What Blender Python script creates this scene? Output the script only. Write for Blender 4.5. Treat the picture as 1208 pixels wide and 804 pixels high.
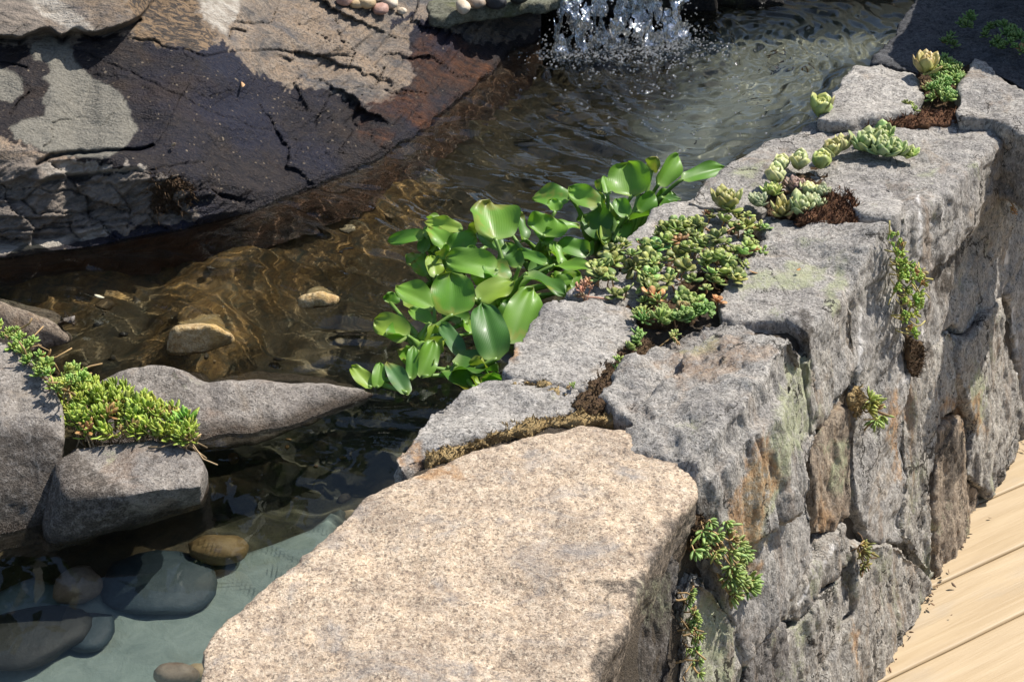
import bpy, bmesh, math, random
import numpy as np
from mathutils import Vector

# ------------------------------------------------------------------ scene, camera, light
scene = bpy.context.scene
for o in list(bpy.data.objects):
    bpy.data.objects.remove(o)
C = scene.collection
F, TH, H = 1900.0, math.radians(32), 1.05
cam_d = bpy.data.cameras.new('camera')
cam_d.sensor_width = 36.0
cam_d.lens = F / 1208 * 36
cam_d.clip_start = 0.02
cam_d.clip_end = 500
cam = bpy.data.objects.new('camera', cam_d)
C.objects.link(cam)
cam.location = (0, 0, H)
cam.rotation_euler = (math.pi / 2 - TH, 0, 0)
scene.camera = cam

SUN_EL, SUN_AZ = math.radians(54), math.atan2(0.88, 0.47)      # azimuth clockwise from +Y
S = Vector((math.sin(SUN_AZ) * math.cos(SUN_EL), math.cos(SUN_AZ) * math.cos(SUN_EL), math.sin(SUN_EL)))
world = bpy.data.worlds.new('World')
scene.world = world
world.use_nodes = True
wn = world.node_tree
wn.nodes.clear()
sky = wn.nodes.new('ShaderNodeTexSky')
sky.sky_type = 'NISHITA'
sky.sun_disc = False
sky.sun_elevation = SUN_EL
sky.sun_rotation = SUN_AZ
bg = wn.nodes.new('ShaderNodeBackground')
bg.inputs['Strength'].default_value = 0.105
wo = wn.nodes.new('ShaderNodeOutputWorld')
wn.links.new(sky.outputs[0], bg.inputs['Color'])
wn.links.new(bg.outputs[0], wo.inputs['Surface'])
sun_d = bpy.data.lights.new('sun', 'SUN')
sun_d.energy = 4.8
sun_d.angle = math.radians(0.53)
sun_d.color = (1.0, 0.95, 0.87)
sun_d.cycles.is_caustics_light = True
sun = bpy.data.objects.new('sun', sun_d)
C.objects.link(sun)
sun.rotation_euler = S.to_track_quat('Z', 'Y').to_euler()
vs = scene.view_settings
scene.display_settings.display_device = 'sRGB'
vs.view_transform = 'Standard'
vs.look = 'None'
vs.exposure = 0.62
vs.gamma = 1.0
vs.use_curve_mapping = False
scene.cycles.use_denoising = True
scene.cycles.max_bounces = 8
scene.cycles.transparent_max_bounces = 16
scene.cycles.caustics_refractive = True
scene.cycles.caustics_reflective = False
scene.cycles.sample_clamp_indirect = 8

# ------------------------------------------------------------------ helpers
WATER = -0.12
FW = np.array([0, math.cos(TH), -math.sin(TH)])
UP = np.array([0, math.sin(TH), math.cos(TH)])
CAM = np.array([0, 0, H])
NH = np.array([0.85, -0.527, 0.0])
BAT = math.atan(0.2)
FN = NH * math.cos(BAT) + np.array([0, 0, math.sin(BAT)])      # outward normal of the wall face
FA = np.array([0.203, 1.406, 0.0])
rng = np.random.default_rng(11)
random.seed(5)


def ray(px, py):
    px, py = np.asarray(px, float), np.asarray(py, float)
    return FW + ((px - 604) / F)[..., None] * np.array([1.0, 0, 0]) + ((402 - py) / F)[..., None] * UP


def at(px, py, z):
    d = ray(px, py)
    t = (np.asarray(z, float) - H) / d[..., 2]
    return CAM + d * t[..., None]


def fpt(px, py, off=0.0):
    d = ray(px, py)
    t = ((FA + FN * off - CAM) @ FN) / (d @ FN)
    return CAM + d * t[..., None]


def per_px(p):
    """metres per photograph pixel at a point"""
    return float((np.asarray(p) - CAM) @ FW) / F


def _hash(ix, iy, iz, s):
    n = (ix * 374761393 + iy * 668265263 + iz * 1274126177 + s * 974634777) & 0xFFFFFFFF
    n = ((n ^ (n >> 13)) * 1274126177) & 0xFFFFFFFF
    n = ((n ^ (n >> 16)) * 2246822519) & 0xFFFFFFFF
    return ((n ^ (n >> 15)) & 0xFFFFFFFF) / 4294967295.0


def vnoise(P, seed=0):
    """value noise of an (N,3) array, -1..1"""
    P = np.asarray(P, float)
    i = np.floor(P).astype(np.int64)
    f = P - i
    u = f * f * f * (f * (f * 6 - 15) + 10)
    r = 0
    for dx in (0, 1):
        wx = u[:, 0] if dx else 1 - u[:, 0]
        for dy in (0, 1):
            wy = u[:, 1] if dy else 1 - u[:, 1]
            for dz in (0, 1):
                wz = u[:, 2] if dz else 1 - u[:, 2]
                r = r + wx * wy * wz * _hash(i[:, 0] + dx, i[:, 1] + dy, i[:, 2] + dz, seed)
    return r * 2 - 1


ROT = np.array([[0.0, 0.8, 0.6], [-0.8, 0.36, -0.48], [-0.6, -0.48, 0.64]])


def fbm(P, freq, octaves=3, seed=0, gain=0.5):
    P = np.asarray(P, float) * freq
    r, a = 0, 1.0
    for k in range(octaves):
        r = r + a * vnoise(P + k * 17.3, seed + k)
        P = (P @ ROT.T) * 2.03
        a *= gain
    return r


def smoothstep(a, b, x):
    t = np.clip((x - a) / (b - a), 0, 1)
    return t * t * (3 - 2 * t)


def poly_sd(X, Y, poly):
    """signed distance to a polygon, positive inside"""
    poly = np.asarray(poly, float)
    d = np.full(X.shape, 1e9)
    ins = np.zeros(X.shape, bool)
    n = len(poly)
    for i in range(n):
        (x0, y0), (x1, y1) = poly[i], poly[(i + 1) % n]
        ex, ey = x1 - x0, y1 - y0
        t = np.clip(((X - x0) * ex + (Y - y0) * ey) / (ex * ex + ey * ey + 1e-12), 0, 1)
        d = np.minimum(d, np.hypot(X - x0 - t * ex, Y - y0 - t * ey))
        c = ((y0 > Y) != (y1 > Y)) & (X < ex * (Y - y0) / (ey + 1e-12 * (ey == 0)) + x0)
        ins ^= c
    return np.where(ins, d, -d)


def proj(co):
    q = np.asarray(co) - CAM
    w = q @ FW
    return 604 + F * q[:, 0] / w, 402 - F * (q @ UP) / w


def line_d(X, Y, pts):
    d = np.full(X.shape, 1e9)
    for (x0, y0), (x1, y1) in zip(pts[:-1], pts[1:]):
        ex, ey = x1 - x0, y1 - y0
        t = np.clip(((X - x0) * ex + (Y - y0) * ey) / (ex * ex + ey * ey + 1e-12), 0, 1)
        d = np.minimum(d, np.hypot(X - x0 - t * ex, Y - y0 - t * ey))
    return d


def tag(o, label=None, cat=None, group=None, kind=None):
    for k, v in (('label', label), ('category', cat), ('group', group), ('kind', kind)):
        if v:
            o[k] = v
    return o


def empty(name, loc, label, cat, group=None):
    o = bpy.data.objects.new(name, None)
    o.empty_display_size = 0.05
    C.objects.link(o)
    o.location = Vector([float(v) for v in loc])
    return tag(o, label, cat, group)


def link(name, me, m, parent=None, origin=None):
    """link a mesh whose vertices are in world space; origin becomes its local zero"""
    if parent is not None:
        off = np.array(parent.location)
        q = parent.parent
        while q is not None:
            off = off + np.array(q.location)
            q = q.parent
    else:
        off = np.zeros(3) if origin is None else np.asarray(origin, float)
    co = np.empty(len(me.vertices) * 3)
    me.vertices.foreach_get('co', co)
    co = co.reshape(-1, 3) - off
    me.vertices.foreach_set('co', co.ravel())
    me.update()
    o = bpy.data.objects.new(name, me)
    C.objects.link(o)
    if parent is not None:
        o.parent = parent
    else:
        o.location = Vector([float(v) for v in off])
    me.materials.clear()
    for x in (m if isinstance(m, (list, tuple)) else [m]):
        me.materials.append(x)
    return o


def smooth(me):
    me.polygons.foreach_set('use_smooth', [True] * len(me.polygons))


def new_mesh(name, V, Fc, shade=True):
    me = bpy.data.meshes.new(name)
    me.from_pydata([tuple(map(float, v)) for v in V], [], [tuple(map(int, f)) for f in Fc])
    if shade:
        smooth(me)
    me.update()
    return me


def set_col(me, name, cols):
    a = me.color_attributes.new(name, 'FLOAT_COLOR', 'POINT')
    cols = np.asarray(cols, float)
    if cols.shape[1] == 3:
        cols = np.hstack([cols, np.ones((len(cols), 1))])
    a.data.foreach_set('color', cols.ravel())


class MB:
    """collects pieces for one mesh"""
    def __init__(self):
        self.v, self.f, self.c, self.n = [], [], [], 0

    def add(self, V, Fc, col=(1, 1, 1)):
        V = np.asarray(V, float)
        self.v.append(V)
        self.f.extend([tuple(int(i) + self.n for i in f) for f in Fc])
        col = np.asarray(col, float)
        self.c.append(np.tile(col, (len(V), 1)) if col.ndim == 1 else col)
        self.n += len(V)
        return self

    def build(self, name, m, parent=None, origin=None, shade=True):
        V = np.vstack(self.v)
        me = new_mesh(name, V, self.f, shade)
        set_col(me, 'Col', np.vstack(self.c))
        return link(name, me, m, parent, origin)


def tube(pts, rad, seg=7, caps=True):
    pts = np.asarray(pts, float)
    n = len(pts)
    rad = np.broadcast_to(np.asarray(rad, float), (n,))
    T = np.gradient(pts, axis=0)
    T /= np.linalg.norm(T, axis=1)[:, None] + 1e-12
    a = np.array([0.31, 0.87, 0.38])
    V = []
    for i in range(n):
        b = np.cross(T[i], a)
        b /= np.linalg.norm(b) + 1e-12
        c = np.cross(T[i], b)
        th = np.arange(seg) * 2 * math.pi / seg
        V.append(pts[i] + rad[i] * (np.cos(th)[:, None] * b + np.sin(th)[:, None] * c))
    V = np.vstack(V)
    Fc = [(i * seg + j, i * seg + (j + 1) % seg, (i + 1) * seg + (j + 1) % seg, (i + 1) * seg + j)
          for i in range(n - 1) for j in range(seg)]
    if caps:
        Fc += [tuple(range(seg))[::-1], tuple((n - 1) * seg + j for j in range(seg))]
    return V, Fc


def rough_outline(pts, step, amp, seed):
    """subdivide a closed 3-D outline and jitter it in its own plane"""
    pts = np.asarray(pts, float)
    out = []
    for i in range(len(pts)):
        a, b = pts[i], pts[(i + 1) % len(pts)]
        n = max(1, int(np.linalg.norm(b - a) / step))
        for k in range(n):
            out.append(a + (b - a) * k / n)
    out = np.array(out)
    j = np.stack([fbm(out + s, 55, 2, seed + s) for s in (0, 3, 7)], 1)
    return out + j * amp


def grow(P, d):
    """push the corners of an outline away from its middle"""
    v = P - P.mean(0)
    return P + v / (np.linalg.norm(v, axis=1)[:, None] + 1e-9) * d


def prism(bot, top):
    n = len(top)
    V = np.vstack([bot, top])
    Fc = [tuple(range(n))[::-1], tuple(range(n, 2 * n))] + [(i, (i + 1) % n, n + (i + 1) % n, n + i) for i in range(n)]
    return V, Fc


def fix_normals(V, Fc):
    bm = bmesh.new()
    vs_ = [bm.verts.new(v) for v in V]
    for f in Fc:
        try:
            bm.faces.new([vs_[i] for i in f])
        except ValueError:
            pass
    bmesh.ops.recalc_face_normals(bm, faces=bm.faces)
    bmesh.ops.triangulate(bm, faces=[f for f in bm.faces if len(f.verts) > 4])
    return bm


def hull(P):
    bm = bmesh.new()
    for p in P:
        bm.verts.new(p)
    r = bmesh.ops.convex_hull(bm, input=bm.verts)
    junk = [e for e in r['geom_interior'] + r['geom_unused'] if isinstance(e, bmesh.types.BMVert)]
    if junk:
        bmesh.ops.delete(bm, geom=list(set(junk)), context='VERTS')
    bm.verts.index_update()
    V = np.array([v.co[:] for v in bm.verts])
    Fc = [[v.index for v in f.verts] for f in bm.faces]
    bm.free()
    return V, Fc


def stone_mesh(name, pieces, voxel=0.006, sm=4, disp=((7, 0.006), (25, 0.003), (80, 0.0012)), stretch=None, seed=0, ridged=0.0, terr=None):
    """fuse closed pieces into one rounded, weathered stone"""
    me0 = bpy.data.meshes.new('tmp')
    bmj = bmesh.new()
    for V, Fc in pieces:
        b = fix_normals(V, Fc)
        t = bpy.data.meshes.new('t')
        b.to_mesh(t)
        b.free()
        bmj.from_mesh(t)
        bpy.data.meshes.remove(t)
    bmj.to_mesh(me0)
    bmj.free()
    ob = bpy.data.objects.new('tmp', me0)
    C.objects.link(ob)
    md = ob.modifiers.new('r', 'REMESH')
    md.mode = 'VOXEL'
    md.voxel_size = voxel
    if sm:
        s_ = ob.modifiers.new('s', 'SMOOTH')
        s_.factor = 0.5
        s_.iterations = sm
    dg = bpy.context.evaluated_depsgraph_get()
    me = bpy.data.meshes.new_from_object(ob.evaluated_get(dg))
    bpy.data.objects.remove(ob)
    bpy.data.meshes.remove(me0)
    me.name = name
    n = len(me.vertices)
    co = np.empty(n * 3)
    me.vertices.foreach_get('co', co)
    co = co.reshape(-1, 3)
    no = np.empty(n * 3)
    me.vertex_normals.foreach_get('vector', no)
    no = no.reshape(-1, 3)
    Q = co if stretch is None else co @ np.asarray(stretch).T
    d = 0
    for k, (fr, am) in enumerate(disp):
        x = fbm(Q, fr, 3, seed * 13 + k * 5)
        if ridged and k > 0:
            x = (1 - ridged) * x + ridged * (0.6 - 1.6 * np.abs(x))
        d = d + am * x
    if terr:                                    # broken, stepped surface
        for fr, am, lv in terr:
            x = fbm(Q, fr, 4, seed * 7 + 91, 0.55) * lv
            i = np.floor(x)
            d = d + am * (i + smoothstep(0.38, 0.62, x - i) - 0.3 * (x - i)) / lv
    co = co + no * d[:, None]
    me.vertices.foreach_set('co', co.ravel())
    smooth(me)
    me.update()
    return me


# ------------------------------------------------------------------ materials
class NT:
    def __init__(self, name):
        self.m = bpy.data.materials.new(name)
        self.m.use_nodes = True
        self.t = self.m.node_tree
        self.t.nodes.clear()
        self.out = self.t.nodes.new('ShaderNodeOutputMaterial')

    def n(self, typ, ins=None, **props):
        nd = self.t.nodes.new('ShaderNode' + typ)
        for k, v in props.items():
            setattr(nd, k, v)
        for k, v in (ins or {}).items():
            s_ = nd.inputs[k]
            if isinstance(v, bpy.types.NodeSocket):
                self.t.links.new(v, s_)
            elif isinstance(v, (tuple, list)) and len(v) == 3 and s_.type == 'RGBA':
                s_.default_value = (*v, 1)
            else:
                s_.default_value = v
        return nd

    def noise(self, vec, scale, detail=4, rough=0.55, dist=0.0):
        return self.n('TexNoise', {'Vector': vec, 'Scale': scale, 'Detail': detail, 'Roughness': rough, 'Distortion': dist}).outputs[0]

    def voro(self, vec, scale, out='Distance', feature='F1'):
        return self.n('TexVoronoi', {'Vector': vec, 'Scale': scale}, feature=feature).outputs[out]

    def ramp(self, fac, a, b, lo=0.0, hi=1.0):
        return self.n('MapRange', {'Value': fac, 'From Min': a, 'From Max': b, 'To Min': lo, 'To Max': hi}, clamp=True).outputs[0]

    def mix(self, fac, a, b, blend='MIX'):
        nd = self.t.nodes.new('ShaderNodeMix')
        nd.data_type = 'RGBA'
        nd.blend_type = blend
        for i, v in ((0, fac), (6, a), (7, b)):
            if isinstance(v, bpy.types.NodeSocket):
                self.t.links.new(v, nd.inputs[i])
            elif i == 0:
                nd.inputs[0].default_value = v
            else:
                nd.inputs[i].default_value = (*v, 1)
        return nd.outputs[2]

    def math(self, op, a, b=0.0, clamp=False):
        nd = self.n('Math', {0: a, 1: b}, operation=op)
        nd.use_clamp = clamp
        return nd.outputs[0]

    def mapping(self, vec, scale=(1, 1, 1), rot=(0, 0, 0), loc=(0, 0, 0)):
        return self.n('Mapping', {'Vector': vec, 'Scale': scale, 'Rotation': rot, 'Location': loc}).outputs[0]

    def bump(self, h, strength, dist, normal=None):
        ins = {'Height': h, 'Strength': strength, 'Distance': dist}
        if normal is not None:
            ins['Normal'] = normal
        return self.n('Bump', ins).outputs[0]

    def surf(self, sh):
        self.t.links.new(sh, self.out.inputs['Surface'])
        return self.m

    def principled(self, **k):
        ins = {n_.replace('_', ' '): v for n_, v in k.items()}
        return self.n('BsdfPrincipled', ins).outputs[0]


def granite(name, base, light, dark, tan=(0.42, 0.30, 0.17), tan_amt=0.25, lichen_amt=0.25, streak=0.0, grain=1.0, wet=True, rust=0.0, moss=0.0, bumpd=0.0016, speck=0.5, aniso=True, crack=0.0):
    """weathered crystalline stone: grains, mineral flecks, tan and lichen blotches, vertical run-off stains, cracks"""
    t = NT(name)
    tc = t.n('TexCoord').outputs['Object']
    rnd = t.n('ObjectInfo').outputs['Random']
    off = t.n('CombineXYZ', {0: t.math('MULTIPLY', rnd, 31.7), 1: t.math('MULTIPLY', rnd, 11.3), 2: rnd}).outputs[0]
    co = t.n('VectorMath', {0: tc, 1: off}, operation='ADD').outputs[0]
    st_ = t.n('SeparateColor', {0: t.n('Attribute', attribute_name='Stain').outputs['Color']})
    sv_ = t.n('Attribute', attribute_name='Vein').outputs['Fac']
    if streak:
        fol = t.mapping(co, (1.0, 1.0, 0.62))
    else:
        fol = t.mapping(co, (0.9, 1.0, 1.0), (0, 0, 0.5)) if aniso else co
    big = t.noise(co, 4.5, 4, 0.6)
    mott = t.noise(fol, 42, 8, 0.74)
    mid = t.noise(fol, 120, 5, 0.75)
    fine = t.noise(co, 480 * grain, 3, 0.7)
    cs = t.n('SeparateColor', {0: t.voro(fol, 430 * grain, 'Color')})
    cell, cell2 = cs.outputs[0], cs.outputs[1]
    c = t.mix(t.ramp(mott, 0.38, 0.62), tuple(0.6 * d + 0.4 * b for d, b in zip(dark, base)), base)
    c = t.mix(t.ramp(mid, 0.44, 0.64, 0, 0.7), c, light)
    c = t.mix(t.ramp(mid, 0.44, 0.32, 0, 0.9), c, dark)
    c = t.mix(1.0, c, t.n('CombineColor', {k: t.ramp(cell2, 0, 1, 1 - 0.35 * speck, 1 + 0.3 * speck) for k in (0, 1, 2)}).outputs[0], 'MULTIPLY')
    c = t.mix(t.ramp(cell, 0.82, 0.95, 0, 0.6 * speck), c, tuple(min(0.85, x * 1.3) for x in light))
    c = t.mix(t.ramp(cell, 0.20, 0.08, 0, min(1, 1.1 * speck)), c, tuple(x * 0.35 for x in dark))
    c = t.mix(t.ramp(fine, 0.44, 0.30, 0, 0.85), c, tuple(x * 0.6 for x in dark))
    tn = t.noise(co, 10, 6, 0.68, 0.8)
    tmask = t.ramp(tn, 0.63 - 0.25 * tan_amt, 0.75 - 0.2 * tan_amt, 0, min(0.9, 0.35 + tan_amt))
    c = t.mix(tmask, c, t.mix(t.ramp(mid, 0.35, 0.6), tuple(x * 0.6 for x in tan), tan))
    c = t.mix(t.ramp(t.noise(co, 13, 5, 0.65, 0.6), 0.44, 0.62, 0.0, 0.75), c, t.mix(1.0, c, (0.64, 0.64, 0.66), 'MULTIPLY'))
    if streak:
        sv = t.mapping(co, (1.0, 1.0, 0.14))
        st = t.noise(sv, 22, 5, 0.65, 0.5)
        c = t.mix(t.math('MULTIPLY', t.ramp(st, 0.56, 0.70, 0, streak), t.ramp(mid, 0.3, 0.55)), c, (0.27, 0.165, 0.085))
        st2 = t.noise(sv, 40, 5, 0.65, 0.6)
        c = t.mix(t.ramp(st2, 0.40, 0.28, 0, streak), c, (0.05, 0.043, 0.038))
    if rust:
        rn = t.noise(co, 14, 4, 0.6, 1.0)
        c = t.mix(t.ramp(rn, 0.55, 0.68, 0, rust), c, (0.30, 0.15, 0.06))
    lich = t.mix(t.ramp(fine, 0.3, 0.6), (0.26, 0.27, 0.15), (0.44, 0.45, 0.29))
    if lichen_amt:
        ln = t.noise(t.mapping(co, (1, 1, 0.6)), 13, 6, 0.7)
        lf = t.math('MULTIPLY', t.ramp(ln, 0.66 - 0.16 * lichen_amt, 0.74 - 0.14 * lichen_amt), t.ramp(t.noise(co, 170, 4, 0.7), 0.36, 0.56))
        c = t.mix(t.math('MULTIPLY', lf, 0.75), c, lich)
    if moss:
        mn = t.noise(co, 20, 4, 0.6)
        c = t.mix(t.ramp(mn, 0.55, 0.7, 0, moss), c, (0.10, 0.11, 0.03))
    pt = t.ramp(t.noise(co, 75, 6, 0.75), 0.34, 0.54)
    c = t.mix(t.math('MULTIPLY', st_.outputs[1], t.math('MULTIPLY', pt, 0.85)), c, lich)
    c = t.mix(t.math('MULTIPLY', st_.outputs[2], t.math('MULTIPLY', pt, 0.9)), c, t.mix(t.ramp(mid, 0.35, 0.6), (0.20, 0.105, 0.05), (0.50, 0.31, 0.16)))
    c = t.mix(t.math('MULTIPLY', st_.outputs[0], t.ramp(mid, 0.66, 0.45, 0.35, 0.95)), c, t.mix(t.ramp(fine, 0.35, 0.6), (0.035, 0.028, 0.022), (0.10, 0.083, 0.068)))
    c = t.mix(sv_, c, (0.74, 0.70, 0.66))
    h = t.math('ADD', t.math('MULTIPLY', mott, 1.2), t.math('ADD', t.math('MULTIPLY', mid, 0.6), t.math('MULTIPLY', fine, 0.22)))
    if crack:
        wco = t.n('VectorMath', {0: t.mapping(co, (1, 1, 0.42)), 1: t.n('VectorMath', {0: t.n('TexNoise', {'Vector': co, 'Scale': 16, 'Detail': 5, 'Roughness': 0.65}).outputs['Color'], 1: (0.09, 0.09, 0.05)}, operation='MULTIPLY').outputs[0]}, operation='ADD').outputs[0]
        ed = t.voro(wco, 9, 'Distance', 'DISTANCE_TO_EDGE')
        wdt = t.ramp(t.noise(co, 9, 3), 0.42, 0.62, 0.0, 0.020 * crack)
        ck = t.math('LESS_THAN', ed, wdt)
        c = t.mix(t.math('MULTIPLY', ck, 0.85), c, (0.03, 0.025, 0.02))
        h = t.math('SUBTRACT', h, t.math('MULTIPLY', ck, 0.9))
    rough = 0.85
    if wet:
        gz = t.n('SeparateXYZ', {0: t.n('NewGeometry').outputs['Position']}).outputs[2]
        wl = t.math('ADD', gz, t.math('MULTIPLY', t.math('SUBTRACT', tn, 0.5), 0.03))
        w = t.ramp(wl, WATER + 0.006, WATER + 0.016, 1, 0)
        c = t.mix(w, c, t.mix(1.0, c, (0.32, 0.28, 0.24), 'MULTIPLY'))
        rough = t.ramp(w, 0, 1, 0.85, 0.22)
    nrm = t.bump(h, 0.9, bumpd * 4)
    return t.surf(t.principled(Base_Color=c, Roughness=rough, Normal=nrm, Specular_IOR_Level=0.3))


def attr_leaf(name, transl=0.25, rough=0.42, spec=0.5, coat=0.0, var=0.25, veins=False):
    t = NT(name)
    a = t.n('Attribute', attribute_name='Col').outputs['Color']
    tc = t.n('TexCoord').outputs['Object']
    nz = t.noise(tc, 70, 3)
    c = t.mix(t.ramp(nz, 0.3, 0.7, var, 0), a, t.mix(1.0, a, (0.55, 0.62, 0.45), 'MULTIPLY'))
    ins = dict(Base_Color=c, Roughness=rough, Specular_IOR_Level=spec, Coat_Weight=coat, Coat_Roughness=0.2)
    if veins:
        uv = t.n('UVMap').outputs[0]
        wv = t.n('TexWave', {'Vector': uv, 'Scale': 3.4, 'Distortion': 0.6, 'Detail': 1.0, 'Detail Scale': 1.0}, wave_type='BANDS', bands_direction='Y').outputs['Fac']
        wv2 = t.math('ADD', wv, t.math('MULTIPLY', nz, 0.9))
        ins['Normal'] = t.bump(wv2, 0.10, 0.0010)
        lf = t.ramp(t.noise(tc, 26, 3), 0.5, 0.75, 0, 0.35)
        ins['Base_Color'] = t.mix(t.math('MULTIPLY', t.ramp(wv, 0.6, 1.0), 0.07), t.mix(lf, c, t.mix(1.0, c, (1.5, 1.3, 0.9), 'MULTIPLY')), t.mix(1.0, a, (1.5, 1.45, 1.2), 'MULTIPLY'))
    p = t.principled(**ins)
    tr = t.n('BsdfTranslucent', {'Color': t.mix(1.0, a, (1.5, 1.6, 0.7), 'MULTIPLY')}).outputs[0]
    return t.surf(t.n('MixShader', {0: transl, 1: p, 2: tr}).outputs[0])


M = {}

# ------------------------------------------------------------------ materials of the setting
M['granite_grey'] = granite('granite_grey', (0.42, 0.388, 0.345), (0.58, 0.54, 0.49), (0.18, 0.167, 0.152), tan=(0.52, 0.39, 0.26), tan_amt=0.14, lichen_amt=0.25, wet=False, bumpd=0.0018)
M['granite_cap_face'] = granite('granite_cap_face', (0.42, 0.388, 0.345), (0.58, 0.54, 0.49), (0.18, 0.167, 0.152), tan=(0.52, 0.39, 0.26), tan_amt=0.16, lichen_amt=0.3, wet=False, streak=0.45, bumpd=0.0024, crack=0.7)
M['granite_tan'] = granite('granite_tan', (0.57, 0.43, 0.295), (0.71, 0.58, 0.44), (0.24, 0.185, 0.145), wet=False, aniso=False, tan=(0.34, 0.315, 0.295), tan_amt=0.42, lichen_amt=0.0, bumpd=0.0011, speck=0.5)
M['granite_face'] = granite('granite_face', wet=False, base=(0.46, 0.42, 0.36), light=(0.63, 0.585, 0.515), dark=(0.185, 0.162, 0.138), tan=(0.40, 0.27, 0.16), tan_amt=0.16, lichen_amt=0.6, streak=0.75, bumpd=0.0026, crack=1.0)
M['granite_brown'] = granite('granite_brown', wet=False, base=(0.36, 0.28, 0.20), light=(0.50, 0.41, 0.31), dark=(0.17, 0.13, 0.10), tan=(0.48, 0.30, 0.15), tan_amt=0.3, lichen_amt=0.5, streak=0.6, bumpd=0.0026, crack=0.8)
M['granite_dark'] = granite('granite_dark', wet=False, base=(0.20, 0.18, 0.16), light=(0.36, 0.33, 0.30), dark=(0.09, 0.08, 0.075), tan=(0.22, 0.17, 0.12), tan_amt=0.15, lichen_amt=0.6, streak=0.5, bumpd=0.0026, crack=0.8)
M['granite_shade'] = granite('granite_shade', (0.09, 0.09, 0.095), (0.16, 0.16, 0.165), (0.04, 0.04, 0.042), tan=(0.10, 0.09, 0.08), tan_amt=0.1, lichen_amt=0.0, wet=False, bumpd=0.0024)  # granite with the wall end's deep shade darkened into its colour
M['boulder_grey'] = granite('boulder_grey', (0.29, 0.255, 0.22), (0.42, 0.38, 0.335), (0.15, 0.13, 0.11), tan=(0.30, 0.23, 0.16), tan_amt=0.2, lichen_amt=0.08, rust=0.2, speck=0.45, bumpd=0.0013, aniso=False)
M['boulder_gold'] = granite('boulder_gold', (0.52, 0.37, 0.17), (0.64, 0.52, 0.32), (0.28, 0.17, 0.07), tan=(0.58, 0.36, 0.10), tan_amt=0.4, lichen_amt=0.0, rust=0.3, speck=0.25, bumpd=0.001, wet=False)
M['spill_stone'] = granite('spill_stone', (0.20, 0.20, 0.14), (0.34, 0.33, 0.25), (0.07, 0.07, 0.05), tan=(0.28, 0.25, 0.15), tan_amt=0.3, lichen_amt=0.4, moss=0.6, speck=0.25, bumpd=0.003)
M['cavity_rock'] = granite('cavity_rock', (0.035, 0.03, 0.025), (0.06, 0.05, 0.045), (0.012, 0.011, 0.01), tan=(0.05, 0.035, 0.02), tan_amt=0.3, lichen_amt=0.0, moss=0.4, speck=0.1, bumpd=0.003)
M['pale_rock'] = granite('pale_rock', (0.46, 0.42, 0.36), (0.64, 0.61, 0.55), (0.20, 0.18, 0.16), tan=(0.45, 0.38, 0.28), tan_amt=0.3, lichen_amt=0.0, speck=0.4, bumpd=0.003)


def soil_mat(name, a, b, sc=90):
    t = NT(name)
    co = t.n('TexCoord').outputs['Object']
    n1, n2 = t.noise(co, sc, 5, 0.7), t.noise(co, sc * 4, 3, 0.7)
    c = t.mix(t.ramp(n1, 0.35, 0.65), a, b)
    c = t.mix(t.ramp(n2, 0.55, 0.7, 0, 0.6), c, tuple(x * 0.35 for x in a))
    return t.surf(t.principled(Base_Color=c, Roughness=0.95, Normal=t.bump(t.math('ADD', n1, n2), 1.0, 0.006)))


M['core'] = soil_mat('core_soil', (0.06, 0.045, 0.03), (0.10, 0.075, 0.05))
M['ground'] = soil_mat('garden_soil', (0.11, 0.085, 0.055), (0.17, 0.14, 0.08), 12)
M['moss_tan'] = soil_mat('moss_tan', (0.40, 0.27, 0.11), (0.52, 0.38, 0.18))
M['moss_brown'] = soil_mat('moss_brown', (0.085, 0.045, 0.022), (0.14, 0.085, 0.035))


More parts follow.
